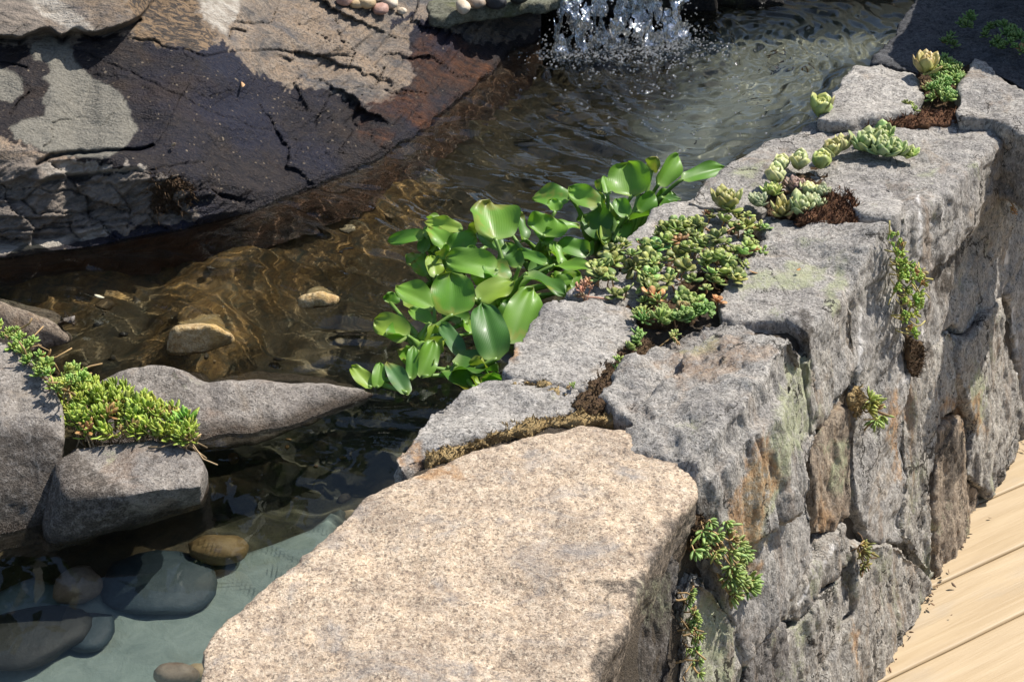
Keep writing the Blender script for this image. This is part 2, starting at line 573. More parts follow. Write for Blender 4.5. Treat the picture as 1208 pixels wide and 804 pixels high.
def rock_face_mat():
    """bedrock: dark where water has soaked in, dry grey and tan patches, rust near the spring"""
    t = NT('bedrock')
    co = t.n('TexCoord').outputs['Object']
    a = t.n('SeparateColor', {0: t.n('Attribute', attribute_name='MaskA').outputs['Color']})
    b = t.n('SeparateColor', {0: t.n('Attribute', attribute_name='MaskB').outputs['Color']})
    fol = t.mapping(co, (0.5, 1.2, 1.2), (0, 0, -0.5))
    n1 = t.noise(fol, 9, 6, 0.65, 0.5)
    n2 = t.noise(fol, 60, 5, 0.7)
    n3 = t.noise(co, 260, 3, 0.7)
    cell = t.n('SeparateColor', {0: t.voro(co, 330, 'Color')}).outputs[0]
    dry = t.mix(t.ramp(n1, 0.43, 0.57), (0.085, 0.078, 0.074), (0.26, 0.19, 0.13))
    dry = t.mix(t.ramp(t.noise(fol, 16, 5, 0.65, 0.8), 0.52, 0.64, 0, 0.75), dry, (0.085, 0.086, 0.094))
    dry = t.mix(t.ramp(n2, 0.45, 0.62, 0, 0.8), dry, (0.26, 0.212, 0.165))
    dry = t.mix(t.ramp(n3, 0.38, 0.52, 0.8, 0), dry, (0.08, 0.07, 0.063))
    ledge = t.mix(t.ramp(n2, 0.36, 0.64), (0.085, 0.074, 0.064), (0.25, 0.205, 0.165))
    ledge = t.mix(t.ramp(n1, 0.55, 0.7, 0, 0.6), ledge, (0.27, 0.195, 0.125))
    c = t.mix(b.outputs[0], dry, ledge)
    grey = t.mix(t.ramp(n3, 0.3, 0.7), (0.105, 0.097, 0.08), (0.245, 0.228, 0.19))
    grey = t.mix(t.ramp(n1, 0.35, 0.7, 0, 0.35), grey, (0.19, 0.18, 0.155))
    mott = t.mix(t.ramp(t.noise(fol, 75, 4, 0.7, 1.0), 0.46, 0.56), (0.045, 0.036, 0.030), (0.20, 0.135, 0.08))
    c = t.mix(b.outputs[1], c, mott)
    pale = t.mix(t.ramp(n2, 0.4, 0.6), (0.27, 0.23, 0.185), (0.43, 0.39, 0.335))
    c = t.mix(b.outputs[2], c, pale)
    wetc = t.mix(t.ramp(n2, 0.35, 0.7), (0.014, 0.0135, 0.017), (0.038, 0.031, 0.029))
    wetc = t.mix(t.ramp(n1, 0.52, 0.66, 0, 0.8), wetc, (0.045, 0.031, 0.023))
    wetc = t.mix(t.ramp(t.noise(co, 5, 4, 0.6), 0.45, 0.62, 0, 0.8), wetc, (0.017, 0.019, 0.034))
    wetc = t.mix(t.ramp(n3, 0.55, 0.7, 0, 0.6), wetc, (0.085, 0.066, 0.052))
    wetc = t.mix(t.ramp(cell, 0.990, 0.995, 0, 0.5), wetc, (0.30, 0.24, 0.17))
    nb = t.math('MULTIPLY', t.math('SUBTRACT', t.noise(fol, 26, 6, 0.72, 0.6), 0.5), 1.9)
    w = t.ramp(t.math('ADD', a.outputs[0], t.math('MULTIPLY', nb, t.math('MULTIPLY', t.math('MULTIPLY', a.outputs[0], t.math('SUBTRACT', 1.0, a.outputs[0])), 4.0))), 0.40, 0.60)
    c = t.mix(w, c, wetc)
    rust = t.mix(t.ramp(n2, 0.35, 0.65), (0.022, 0.013, 0.010), (0.13, 0.052, 0.022))
    c = t.mix(t.math('MULTIPLY', a.outputs[2], t.ramp(n1, 0.35, 0.55)), c, rust)
    c = t.mix(a.outputs[1], c, grey)
    rough = t.ramp(t.math('SUBTRACT', w, a.outputs[1]), 0, 1, 0.85, 0.45)
    h = t.math('ADD', t.math('MULTIPLY', n2, 1.2), t.math('MULTIPLY', n3, 0.5))
    return t.surf(t.principled(Base_Color=c, Roughness=rough, Normal=t.bump(h, 0.9, 0.009), Specular_IOR_Level=t.ramp(w, 0, 1, 0.35, 0.14)))


def bed_mat():
    t = NT('pond_bed')
    co = t.n('TexCoord').outputs['Object']
    a = t.n('SeparateColor', {0: t.n('Attribute', attribute_name='MaskA').outputs['Color']})
    n1 = t.noise(co, 7, 5, 0.65, 0.8)
    n2 = t.noise(co, 34, 5, 0.7, 0.5)
    n3 = t.noise(co, 130, 3, 0.7)
    c = t.mix(t.ramp(n1, 0.38, 0.62), (0.030, 0.027, 0.015), (0.085, 0.066, 0.034))
    c = t.mix(t.ramp(n2, 0.40, 0.62, 0, 0.8), c, (0.10, 0.07, 0.03))
    c = t.mix(t.ramp(n2, 0.42, 0.30, 0, 0.7), c, (0.03, 0.035, 0.015))
    alg = t.mix(t.ramp(n3, 0.35, 0.65), (0.09, 0.045, 0.012), (0.24, 0.14, 0.04))
    c = t.mix(t.math('MULTIPLY', a.outputs[1], t.ramp(n2, 0.35, 0.6)), c, alg)
    c = t.mix(t.math('MULTIPLY', t.n('SeparateColor', {0: t.n('Attribute', attribute_name='MaskB').outputs['Color']}).outputs[0], 0.85), c, t.mix(t.ramp(n2, 0.4, 0.6), (0.010, 0.012, 0.008), (0.025, 0.028, 0.014)))
    sand = t.mix(t.ramp(n2, 0.35, 0.65), (0.165, 0.215, 0.195), (0.24, 0.295, 0.265))
    sand = t.mix(t.ramp(n1, 0.55, 0.72, 0, 0.4), sand, (0.12, 0.115, 0.07))
    sand = t.mix(a.outputs[2], sand, t.mix(t.ramp(n2, 0.35, 0.65), (0.40, 0.395, 0.30), (0.56, 0.55, 0.42)))
    c = t.mix(a.outputs[0], c, sand)
    return t.surf(t.principled(Base_Color=c, Roughness=0.8, Normal=t.bump(t.math('ADD', n2, t.math('MULTIPLY', n3, 0.4)), 0.5, 0.005)))


def water_mat():
    t = NT('pond_water')
    gl = t.n('BsdfGlass', {'IOR': 1.33, 'Roughness': 0.0, 'Color': (0.96, 0.975, 0.94)}).outputs[0]
    tr = t.n('BsdfTransparent', {'Color': (0.92, 0.95, 0.90)}).outputs[0]
    return t.surf(t.n('MixShader', {0: 0.12, 1: gl, 2: tr}).outputs[0])


M['bedrock'] = rock_face_mat()
M['bed'] = bed_mat()
M['water'] = water_mat()

# ------------------------------------------------------------------ ground sheet to the horizon
gx = np.unique(np.concatenate([np.linspace(-3, 3, 25), np.linspace(-12, 12, 25), [-200, -100, -50, -25, 25, 50, 100, 200]]))
gy = np.unique(np.concatenate([np.linspace(-1, 6, 29), np.linspace(-10, 16, 27), [-200, -100, -40, 30, 60, 110, 200]]))
X, Y = np.meshgrid(gx, gy)
Z = -0.75 + 0.85 * smoothstep(3.5, 5.0, Y) * smoothstep(2.4, 1.0, X - 0.0) + 0.75 * smoothstep(-1.9, -3.2, X)
Z = np.minimum(Z, 0.15)
V = np.stack([X, Y, Z], -1).reshape(-1, 3)
nx = len(gx)
Fc = [(j * nx + i, j * nx + i + 1, (j + 1) * nx + i + 1, (j + 1) * nx + i) for j in range(len(gy) - 1) for i in range(nx - 1)]
tag(link('ground', new_mesh('ground', V, Fc), M['ground']), kind='structure')


def grid_faces(nx, ny):
    i, j = np.meshgrid(np.arange(nx - 1), np.arange(ny - 1))
    k = (j * nx + i).ravel()
    return np.stack([k, k + 1, k + nx + 1, k + nx], 1)


# ------------------------------------------------------------------ pond bed
bx, by = np.arange(-2.3, 1.7, 0.011), np.arange(0.6, 3.75, 0.011)
X, Y = np.meshgrid(bx, by)
P0 = np.stack([X.ravel(), Y.ravel(), np.zeros(X.size)], 1)
warp = np.stack([fbm(P0, 6, 3, 3), fbm(P0, 6, 3, 9)], 1) * 0.035
XX, YY = P0[:, 0] + warp[:, 0], P0[:, 1] + warp[:, 1]
sand_near = at([-120, 60, 130, 240, 330, 440, 430, -120], [780, 735, 725, 700, 668, 622, 1000, 1000], -0.28)[:, :2]
sand_far = at([690, 800, 820, 900, 1300, 1300, 1000, 860, 760, 640], [240, 150, 70, -10, -30, 60, 130, 200, 300, 300], -0.26)[:, :2]
sand = np.maximum(smoothstep(-0.012, 0.02, poly_sd(XX, YY, sand_near)), 0.9 * smoothstep(-0.06, 0.08, poly_sd(XX, YY, sand_far)))
depth = 0.20 + 0.035 * fbm(P0, 3.5, 3, 21) + 0.02 * np.abs(fbm(P0, 14, 3, 30))
depth = depth * (1 - sand) + (0.155 + 0.008 * fbm(P0, 8, 2, 5)) * sand
alg = np.zeros(len(P0))
for (px, py, r, hgt) in [(255, 340, 0.14, 0.14), (330, 330, 0.12, 0.12), (60, 340, 0.16, 0.10), (150, 420, 0.15, 0.13), (430, 270, 0.16, 0.11), (240, 405, 0.10, 0.12),
                         (520, 220, 0.2, 0.12), (600, 150, 0.22, 0.12), (100, 300, 0.2, 0.10), (700, 130, 0.14, 0.06)]:
    c = at(px, py, -0.22)
    q = np.hypot(XX - c[0], (YY - c[1]) * 0.8) / r
    w = np.clip(1 - q * q, 0, 1) ** 1.3
    depth = depth - hgt * w * (0.85 + 0.25 * fbm(P0, 12, 2, int(px)))
    if (px, py) in ((255, 340), (330, 330), (60, 340), (240, 405), (430, 270)):
        alg = np.maximum(alg, np.clip(w * 2.2, 0, 1))
depth = np.maximum(depth, 0.03)
edge = smoothstep(3.62, 3.35, P0[:, 1]) * smoothstep(-2.25, -2.0, P0[:, 0])
Zb = WATER - depth * edge + 0.25 * (1 - edge) - 0.02 * edge
me = bpy.data.meshes.new('pond_bed')
def pond_side(fc_):
    return fc_[(((P0[:, :2] - FA[:2]) @ NH[:2])[fc_].mean(1)) < -0.12]


me.from_pydata(np.column_stack([P0[:, :2], Zb]).tolist(), [], pond_side(grid_faces(len(bx), len(by))).tolist())
smooth(me)
dark_bed = smoothstep(-0.03, 0.05, poly_sd(XX, YY, at([225, 250, 330, 470, 540, 500, 440, 330, 240], [640, 560, 500, 470, 480, 560, 640, 690, 700], -0.28)[:, :2])) * (1 - sand)  # patch where the near bed is coloured darker
set_col(me, 'MaskB', np.stack([dark_bed, dark_bed, dark_bed], 1))
set_col(me, 'MaskA', np.stack([sand, alg, smoothstep(-0.06, 0.08, poly_sd(XX, YY, sand_far))], 1))
bed = tag(link('pond_bed', me, M['bed']), kind='structure')

# ------------------------------------------------------------------ water surface with ripples running out from the fall
wx = np.unique(np.round(np.concatenate([np.arange(-2.2, -0.95, 0.03), np.arange(-0.95, 1.0, 0.0055), np.arange(1.0, 1.6, 0.03)]), 5))
wy = np.unique(np.round(np.concatenate([np.arange(0.62, 1.0, 0.02), np.arange(1.0, 3.5, 0.0055)]), 5))
X, Y = np.meshgrid(wx, wy)
P0 = np.stack([X.ravel(), Y.ravel(), np.zeros(X.size)], 1)
fall_c = at(730, 55, WATER)
D = np.hypot(P0[:, 0] - fall_c[0], P0[:, 1] - fall_c[1])
wz = np.zeros(len(P0))
wp = 0.05 * fbm(P0, 3.2, 2, 71) + 0.012 * fbm(P0, 13, 2, 75)
for k in range(13):
    sx, sy = fall_c[0] + rng.normal(0, 0.22), fall_c[1] + rng.normal(0.05, 0.12)
    lam = (0.017, 0.021, 0.026, 0.031, 0.037, 0.045, 0.055, 0.07, 0.09, 0.024, 0.034, 0.05, 0.12)[k]
    r = np.hypot(P0[:, 0] - sx, P0[:, 1] - sy) + wp * (0.6 + 0.1 * k % 3)
    loc = 0.5 + 0.5 * vnoise(P0 * np.array([2.2, 4.5, 1]) + k * 7.7, 40 + k)
    near_f = smoothstep(1.65, 2.1, P0[:, 1]) if lam < 0.032 else 1.0
    wz += near_f * lam * 0.010 * np.sin(r * 2 * math.pi / lam + k) * np.exp(-D / (0.55 + 5 * lam)) * loc * (6.0 if lam < 0.06 else 4.0)
calm = 0.03 + 0.97 * smoothstep(1.40, 2.05, P0[:, 1] + 0.25 * P0[:, 0])
wz *= calm
churn = np.exp(-(D / 0.16) ** 2)
wz += churn * 0.006 * fbm(P0, 38, 3, 90) + np.exp(-(D / 0.4) ** 2) * 0.0016 * fbm(P0, 60, 2, 92)
wz += 0.0005 * fbm(P0, 9, 2, 95) * (0.35 + calm)
me = bpy.data.meshes.new('water')
me.from_pydata(np.column_stack([P0[:, :2], WATER + wz]).tolist(), [], pond_side(grid_faces(len(wx), len(wy))).tolist())
smooth(me)
water = tag(link('water', me, M['water']), kind='structure')
water.cycles.is_caustics_caster = True

# ------------------------------------------------------------------ bedrock outcrop on the far left bank
WLX = [-300, 0, 100, 200, 300, 360, 440, 500, 540, 580, 600, 660]
WLY = [345, 304, 291, 273, 247, 222, 190, 152, 118, 85, 62, 30]
gx = np.arange(-280, 640, 1.6)
gv = np.arange(-95, 430, 1.6)
PX, PV = np.meshgrid(gx, gv)
PX, PV = PX.ravel(), PV.ravel()
W = np.interp(PX, WLX, WLY)
Q = np.stack([PX, PV, PX * 0], 1) / 100.0
PY = W - PV
jx, jy = 5 * fbm(Q, 5, 3, 1), 4 * fbm(Q, 5, 3, 2)
GX, GY = PX + jx, PY + jy
Lh = np.interp(PX, [-300, 0, 120, 230, 330], [120, 112, 100, 55, 8])
up = np.clip(PV, 0, None)
shelf = np.interp(PX, [-300, 0, 110, 140], [16, 16, 9, 0.001])       # flat pale shelf at the water's edge
up = np.where(up < shelf, up * 0.08, up - shelf * 0.92)
z = np.where(up < Lh, up * 0.00118, Lh * 0.00118 + (up - Lh) * 0.00066)
z = z + np.where(PV < 0, PV * np.interp(PX, [150, 380], [0.0017, 0.0012]), 0)
# strata steps on the ledge face
led = smoothstep(-2, 8, PV - shelf) * smoothstep(6, -8, PV - Lh) * smoothstep(330, 240, PX)
# blocky fracture facets
nf = 190
fx, fy = rng.uniform(-300, 650, nf), rng.uniform(-150, 340, nf)
ang = 0.42
ca, sa = math.cos(ang), math.sin(ang)
best, best2, bid = np.full(PX.shape, 1e9), np.full(PX.shape, 1e9), np.zeros(PX.shape, int)
for i in range(nf):
    dx, dy = GX - fx[i], GY - fy[i]
    d = np.hypot((dx * ca + dy * sa) / 1.9, (-dx * sa + dy * ca) / 0.8)
    m_ = d < best
    best2 = np.where(m_, best, np.minimum(best2, d))
    best = np.where(m_, d, best)
    bid = np.where(m_, i, bid)
fh = rng.normal(0, 1, nf)
tilt = rng.normal(0, 1, (nf, 2))
facet = fh[bid] + 0.018 * (tilt[bid, 0] * (GX - fx[bid]) + tilt[bid, 1] * (GY - fy[bid]))
dryright = smoothstep(300, 380, PX) * smoothstep(-5, 60, PV)
famt = 0.0005 + 0.0032 * dryright + 0.003 * led
edge_g = smoothstep(0, 1.6, best2 - best)
z += famt * facet - (1 - edge_g) * (0.0006 + 0.003 * led + 0.0016 * dryright)
Qr = Q @ np.array([[ca, -sa, 0], [sa, ca, 0], [0, 0, 1]]) * np.array([0.5, 1.5, 1])
z += 0.014 * fbm(Q, 0.9, 3, 11) * smoothstep(0, 60, PV) + 0.0030 * (0.5 - np.abs(fbm(Qr, 4, 4, 12))) * (0.15 + dryright + 0.25 * led) + 0.0016 * fbm(Qr, 14, 4, 13) * (0.15 + 0.8 * dryright + led)
lay = (PV + 0.10 * PX) / 21 + 0.55 * fbm(Q, 1.6, 3, 51)
lay_i = np.floor(lay)
z += led * 0.006 * (smoothstep(0.30, 0.42, lay - lay_i) - (lay - lay_i)) * (0.6 + 0.6 * vnoise(np.stack([lay_i * 3.3, PX / 90, PX * 0], 1), 5))
cracks = [([(0, 45), (22, 50), (40, 42), (55, 36), (72, 50), (88, 36), (110, 46), (130, 40), (150, 32), (165, 24)], 4.5, 0.022),
          ([(45, 193), (62, 184), (95, 181), (165, 177), (180, 172)], 4, 0.022), ([(180, 178), (200, 140), (215, 110), (232, 75), (238, 60)], 1.6, 0.004),
          ([(80, 57), (120, 70), (160, 88), (215, 115), (260, 135), (330, 160), (400, 170)], 1.8, 0.004), ([(150, 45), (190, 52), (240, 66), (262, 60), (330, 62), (375, 67), (418, 66)], 2, 0.007),
          ([(0, 72), (32, 82)], 2.2, 0.01), ([(10, 137), (35, 108)], 1.8, 0.008), ([(0, 237), (28, 236), (40, 253), (105, 248), (150, 240)], 2.4, 0.010),
          ([(28, 236), (45, 225), (60, 214), (130, 215), (155, 246), (150, 268)], 2.0, 0.007), ([(0, 272), (100, 268), (150, 258)], 2.2, 0.010),
          ([(278, 28), (318, 27), (330, -5)], 1.8, 0.007), ([(270, 45), (272, 36), (290, 38)], 2.5, 0.010), ([(445, 101), (456, 82)], 2.2, 0.013), ([(408, 84), (420, 62)], 2.0, 0.010),
          ([(388, 116), (420, 102), (480, 112)], 1.8, 0.006), ([(240, 190), (170, 200)], 1.8, 0.006), ([(390, 112), (370, 150)], 1.8, 0.006)]
for pts, wd, dp in cracks:
    d = line_d(PX + jx * 0.6, PY + jy * 0.6, pts)
    z -= 0.45 * dp * np.exp(-(d / (0.5 * wd)) ** 2)
# overhanging slab in the top left corner and the shelf under the grey patch
ln = np.interp(PX, [-300, 0, 22, 40, 55, 72, 88, 110, 130, 150, 165, 200], [60, 46, 48, 43, 40, 45, 40, 42, 37, 30, 22, -20])
z += 0.024 * smoothstep(-1, 5, ln - PY) * smoothstep(190, 150, PX)
sh = np.interp(PX, [40, 60, 100, 180], [196, 187, 183, 176])
z += 0.010 * smoothstep(-2, 3, PY - sh) * smoothstep(26, 18, PY - sh) * smoothstep(30, 48, PX) * smoothstep(190, 150, PX)
Pw = at(PX, PY, WATER + z)
edgeN = 8 * fbm(Q, 4, 4, 33) + 4 * fbm(Q, 16, 2, 34)


def patch(poly, soft=2.0, e=1.0):
    return smoothstep(-soft, soft, poly_sd(PX + edgeN * e, PY + np.roll(edgeN, 3) * e * 0.7, poly))


grey = patch([(40, 53), (60, 45), (80, 50), (84, 66), (105, 90), (138, 106), (153, 130), (160, 152), (150, 176), (118, 186), (62, 182), (20, 165), (14, 152), (27, 143), (55, 138), (58, 127), (50, 118), (62, 100), (50, 92), (60, 84), (54, 74), (38, 70)], 1.6, 0.45)
grey = np.maximum(grey, patch([(0, 82), (18, 84), (24, 110), (14, 122), (0, 118), (-30, 110), (-30, 85)], 2, 0.6))
wet = patch([(70, 56), (95, 40), (165, 36), (255, 48), (305, 88), (355, 112), (392, 105), (432, 132), (470, 120), (482, 80), (470, 30), (500, 22), (545, 45), (600, 50), (600, 160), (480, 260), (380, 300), (290, 310), (225, 240), (205, 206), (120, 190), (20, 172), (0, 160), (-30, 60)], 12, 1.5)
wl = smoothstep(14, 2, PV + edgeN * 0.8)
wet = np.clip(np.maximum(wet, wl), 0, 1)
strip = patch([(-40, 300), (0, 287), (60, 283), (105, 272), (125, 268), (128, 276), (60, 292), (0, 301)], 2, 0.4)
und = smoothstep(0, -14, PV)
wet = np.clip(wet - strip - 0.8 * und, 0, 1)
rust = 0.85 * np.maximum.reduce([patch([(520, 40), (560, 55), (585, 75), (540, 118), (490, 100), (470, 60)], 14, 1.5), patch([(430, 120), (500, 105), (520, 130), (460, 165), (430, 160)], 10, 1.5), patch([(100, 218), (180, 205), (235, 215), (230, 255), (190, 262)], 5, 1) * 0.0])
ledm = np.clip(led + patch([(-40, 0), (35, 0), (60, 30), (50, 50), (20, 60), (-40, 60)], 4), 0, 1) * (1 - grey)
mott = np.maximum(patch([(130, -40), (215, -40), (238, 24), (262, 44), (255, 64), (190, 52), (150, 44), (165, 28)], 4, 1.2), 0.35 * patch([(75, -40), (130, -40), (160, 28), (112, 32)], 3, 0.4))
wet = np.clip(wet - 0.7 * mott, 0, 1)
pale = np.maximum.reduce([patch([(214, -60), (240, 22), (268, 42), (280, 22), (290, -60)], 3, 0.6), patch([(24, -30), (30, 0), (55, 22), (85, 36), (112, 34), (70, 0), (60, -40)], 2, 0.4) * 0.9, strip * 0.85,
                          patch([(48, 196), (95, 186), (140, 182), (178, 196), (150, 204), (60, 208)], 2, 0.4) * 0.65])
rust = np.maximum(rust, 0.8 * und)
me = bpy.data.meshes.new('rock_outcrop')
me.from_pydata(Pw.tolist(), [], grid_faces(len(gx), len(gv))[:, ::1].tolist())
smooth(me)
set_col(me, 'MaskA', np.stack([wet, grey, rust], 1))
set_col(me, 'MaskB', np.stack([ledm, mott, pale], 1))
outc = link('rock_outcrop', me, M['bedrock'], None, at(200, 250, WATER))
tag(outc, 'great sloping bedrock outcrop with dark wet stain beside the stream', 'rock outcrop')

# ------------------------------------------------------------------ the stone wall
wall = empty('stone_wall', (0.45, 1.9, -0.62), 'curving dry stone wall with flat capstones and mossy joints along the pond', 'wall')
STR_TOP = np.array([[0.6, 0.5, 0], [-0.5, 1.1, 0], [0, 0, 1.2]])
STR_FACE = np.diag([1.0, 1.0, 0.28])


STAINS = {  # weathering marks traced on the stones: 0 dark crust, 1 pale green lichen, 2 rust and fresh tan breaks
    0: [[(838, 596), (800, 604), (772, 640), (752, 682), (736, 730), (712, 772), (690, 830), (800, 830), (800, 660)], [(700, 690), (745, 690), (800, 655), (805, 720), (760, 720)], [(1086, 420), (1078, 405), (1090, 400), (1098, 412), (1090, 450), (1078, 445)], [(1112, 505), (1128, 498), (1138, 520), (1136, 565), (1122, 570), (1112, 540)],
        [(940, 372), (956, 372), (958, 420), (946, 430)], [(1110, 300), (1122, 290), (1126, 340), (1114, 370), (1104, 350)], [(-60, 490), (60, 500), (150, 588), (150, 650), (60, 680), (-60, 700)], [(60, 590), (160, 600), (240, 592), (244, 625), (120, 660), (60, 670)]],
    1: [[(925, 425), (952, 418), (956, 510), (930, 560), (895, 640), (868, 668), (862, 640), (890, 560), (915, 500)], [(760, 690), (790, 670), (800, 720), (780, 760), (755, 730)], [(818, 720), (850, 700), (872, 770), (866, 830), (815, 830)], [(968, 345), (995, 300), (1004, 310), (985, 360)], [(975, 515), (998, 520), (998, 580), (980, 580)],
        [(860, 340), (905, 318), (985, 300), (960, 330), (900, 345)], [(800, 418), (850, 405), (850, 412), (805, 426)], [(865, 196), (905, 190), (900, 205), (868, 208)], [(1080, 200), (1110, 196), (1100, 210)], [(1150, 420), (1168, 480), (1160, 520), (1148, 470)]],
    2: [[(885, 540), (908, 500), (915, 560), (895, 640), (880, 680), (868, 640)], [(862, 590), (880, 575), (886, 620), (878, 690), (862, 670)], [(958, 590), (972, 592), (980, 630), (966, 634)], [(1148, 470), (1158, 470), (1166, 520), (1156, 525)], [(1050, 480), (1062, 470), (1066, 560), (1054, 570)], [(775, 425), (850, 408), (905, 400), (930, 410), (860, 440), (800, 450)],
        [(480, 540), (540, 545), (560, 560), (500, 575)], [(592, 425), (606, 404), (616, 412), (602, 440)], [(466, 530), (488, 522), (500, 538), (475, 552)], [(1005, 730), (1014, 740), (1010, 790), (1000, 780)], [(1128, 470), (1138, 480), (1130, 500), (1112, 500)]]}
VEINS = [[(1013, 352), (1014, 400), (1013, 470)], [(1083, 228), (1086, 260), (1084, 300)], [(1188, 240), (1189, 300), (1184, 345)], [(1190, 350), (1198, 400), (1202, 440)], [(1088, 385), (1088, 404)], [(930, 730), (955, 690), (985, 645)], [(1060, 456), (1075, 442)], [(1112, 235), (1110, 262)]]


def paint(me):
    """vertex masks for the weathering marks"""
    co = np.empty(len(me.vertices) * 3)
    me.vertices.foreach_get('co', co)
    co = co.reshape(-1, 3)
    x, y = proj(co)
    wx_, wy_ = x + 11 * fbm(co, 28, 3, 301) + 5 * fbm(co, 110, 2, 303), y + 14 * fbm(co, 24, 3, 302)
    ch = []
    for k in (0, 1, 2):
        m_ = np.zeros(len(co))
        for pl in STAINS[k]:
            pl = np.array(pl, float)
            if pl[:, 0].min() > x.max() + 30 or pl[:, 0].max() < x.min() - 30 or pl[:, 1].min() > y.max() + 30 or pl[:, 1].max() < y.min() - 30:
                continue
            m_ = np.maximum(m_, smoothstep(-4, 4, poly_sd(wx_, wy_, pl)) * (0.45 if k == 2 and np.ptp(pl[:, 0]) > 120 else 1))
        ch.append(m_)
    set_col(me, 'Stain', np.stack(ch, 1))
    v = np.zeros(len(co))
    for ln_ in VEINS:
        v = np.maximum(v, smoothstep(2.6, 0.6, line_d(x + 2.5 * fbm(co, 60, 2, 310), y, ln_)) * smoothstep(-0.15, 0.25, fbm(co, 70, 2, 311)))
    set_col(me, 'Vein', np.stack([v, v, v], 1))
    return me


def cap(poly, zt, thick, m, seed, face=None, foff=0.0, tilt=(0, 0), disp=((6, 0.005), (22, 0.004), (75, 0.002), (190, 0.0009)), voxel=0.0042, sm=2, stretch=STR_TOP, name='capstone', ridged=0.35, label=None, under=0.2, terr=((11, 0.006, 3),)):
    a = np.array(poly, float)
    P = at(a[:, 0], a[:, 1], zt)
    c = P.mean(0)
    zz = zt + (P[:, 0] - c[0]) * tilt[0] + (P[:, 1] - c[1]) * tilt[1]
    P = at(a[:, 0], a[:, 1], zz)
    P = rough_outline(grow(P, 0.004), 0.014, 0.0035, seed)
    B = P + np.array([0, 0, -thick]) + NH * (under * thick)
    pcs = [prism(B, P)]
    for fp in ([face] if face and not isinstance(face[0][0], (list, tuple)) else (face or [])):
        b = np.array(fp, float)
        Q_ = rough_outline(grow(fpt(b[:, 0], b[:, 1], foff), 0.004), 0.014, 0.0035, seed + 5)
        pcs.append(prism(Q_ - FN * 0.11, Q_))
    me = stone_mesh(name, pcs, voxel, sm, disp, stretch, seed, ridged, terr)
    o = link(name, paint(me), m, wall)
    if label:
        o['label'] = label
    return o


def face_stone(poly, m, seed, off=0.0, depth=0.12, disp=((5, 0.005), (24, 0.005), (75, 0.0035), (190, 0.0014)), voxel=0.004, sm=1, terr=((8, 0.009, 3), (30, 0.004, 2))):
    b = np.array(poly, float)
    Q_ = rough_outline(grow(fpt(b[:, 0], b[:, 1], off), -0.0010), 0.014, 0.003, seed)
    me = stone_mesh('face_stone', [prism(Q_ - FN * depth, Q_)], voxel, sm, disp, STR_FACE, seed, 0.5, terr)
    return link('face_stone', paint(me), m, wall)


g, tn_, fc, br, dk = M['granite_grey'], M['granite_tan'], M['granite_face'], M['granite_brown'], M['granite_dark']
cap([(240, 765), (262, 735), (300, 697), (370, 650), (408, 612), (440, 582), (480, 562), (520, 545), (600, 520), (680, 501), (740, 507), (785, 520), (812, 548), (822, 580), (800, 612), (772, 650), (748, 700), (735, 735), (715, 780), (700, 830), (690, 900), (560, 1000), (330, 1010), (235, 900)],
    0.004, 0.115, tn_, 1, under=-0.16, tilt=(0.0, 0.01), disp=((4, 0.004), (18, 0.003), (75, 0.0016), (190, 0.0010)), voxel=0.0045, sm=9, ridged=0.1, terr=None, label='broad tan granite capstone')
cap([(464, 538), (490, 512), (508, 482), (540, 463), (575, 448), (640, 446), (688, 466), (692, 479), (645, 492), (580, 504), (522, 527), (474, 552)], 0.0, 0.12, g, 2)
cap([(592, 434), (612, 402), (648, 362), (698, 357), (742, 366), (748, 386), (716, 428), (686, 460), (640, 446), (602, 442)], 0.002, 0.12, g, 3)
cap([(668, 345), (700, 322), (732, 286), (778, 248), (828, 235), (862, 244), (884, 262), (870, 300), (820, 340), (745, 362), (700, 353)], -0.008, 0.12, g, 4)
cap([(714, 465), (752, 430), (802, 388), (852, 374), (902, 370), (938, 380), (952, 408), (945, 450), (910, 490), (880, 520), (842, 560), (826, 560), (812, 540), (786, 516), (738, 490)], 0.002, 0.13, M['granite_cap_face'], 5,
    face=[(940, 395), (953, 425), (955, 515), (960, 590), (962, 655), (935, 690), (900, 740), (880, 772), (868, 730), (838, 640), (824, 600), (826, 545), (880, 470)], foff=0.006, tilt=(-0.06, 0.0), stretch=STR_FACE, terr=((8, 0.012, 3), (28, 0.004, 2)))
cap([(852, 372), (848, 348), (872, 316), (905, 285), (888, 264), (910, 254), (960, 264), (1042, 263), (1022, 290), (1000, 330), (975, 365), (952, 392), (930, 372)], 0.004, 0.12, M['granite_cap_face'], 6,
    face=[(1002, 352), (1022, 300), (1046, 266), (1056, 330), (1069, 440), (1061, 480), (1069, 560), (1065, 638), (1032, 640), (1012, 600), (1011, 520), (1013, 462), (1018, 420), (1012, 362)], foff=-0.012)
cap([(965, 217), (1000, 211), (1045, 214), (1066, 238), (1050, 254), (1018, 252), (988, 228)], 0.026, 0.07, g, 7, tilt=(0.02, 0))
cap([(810, 236), (862, 195), (902, 166), (944, 152), (956, 141), (1060, 146), (1168, 143), (1182, 156), (1150, 195), (1110, 230), (1072, 256), (1050, 226), (1000, 222), (960, 222), (900, 250), (868, 244)], 0.006, 0.10, M['granite_cap_face'], 8,
    face=[(1066, 258), (1110, 215), (1183, 158), (1189, 250), (1189, 330), (1182, 346), (1140, 394), (1124, 378), (1100, 408), (1086, 420), (1077, 400), (1064, 330)], foff=-0.012)
cap([(966, 138), (986, 106), (1012, 76), (1040, 71), (1074, 86), (1084, 110), (1072, 128), (1000, 141)], 0.022, 0.12, g, 9, tilt=(0, -0.03))
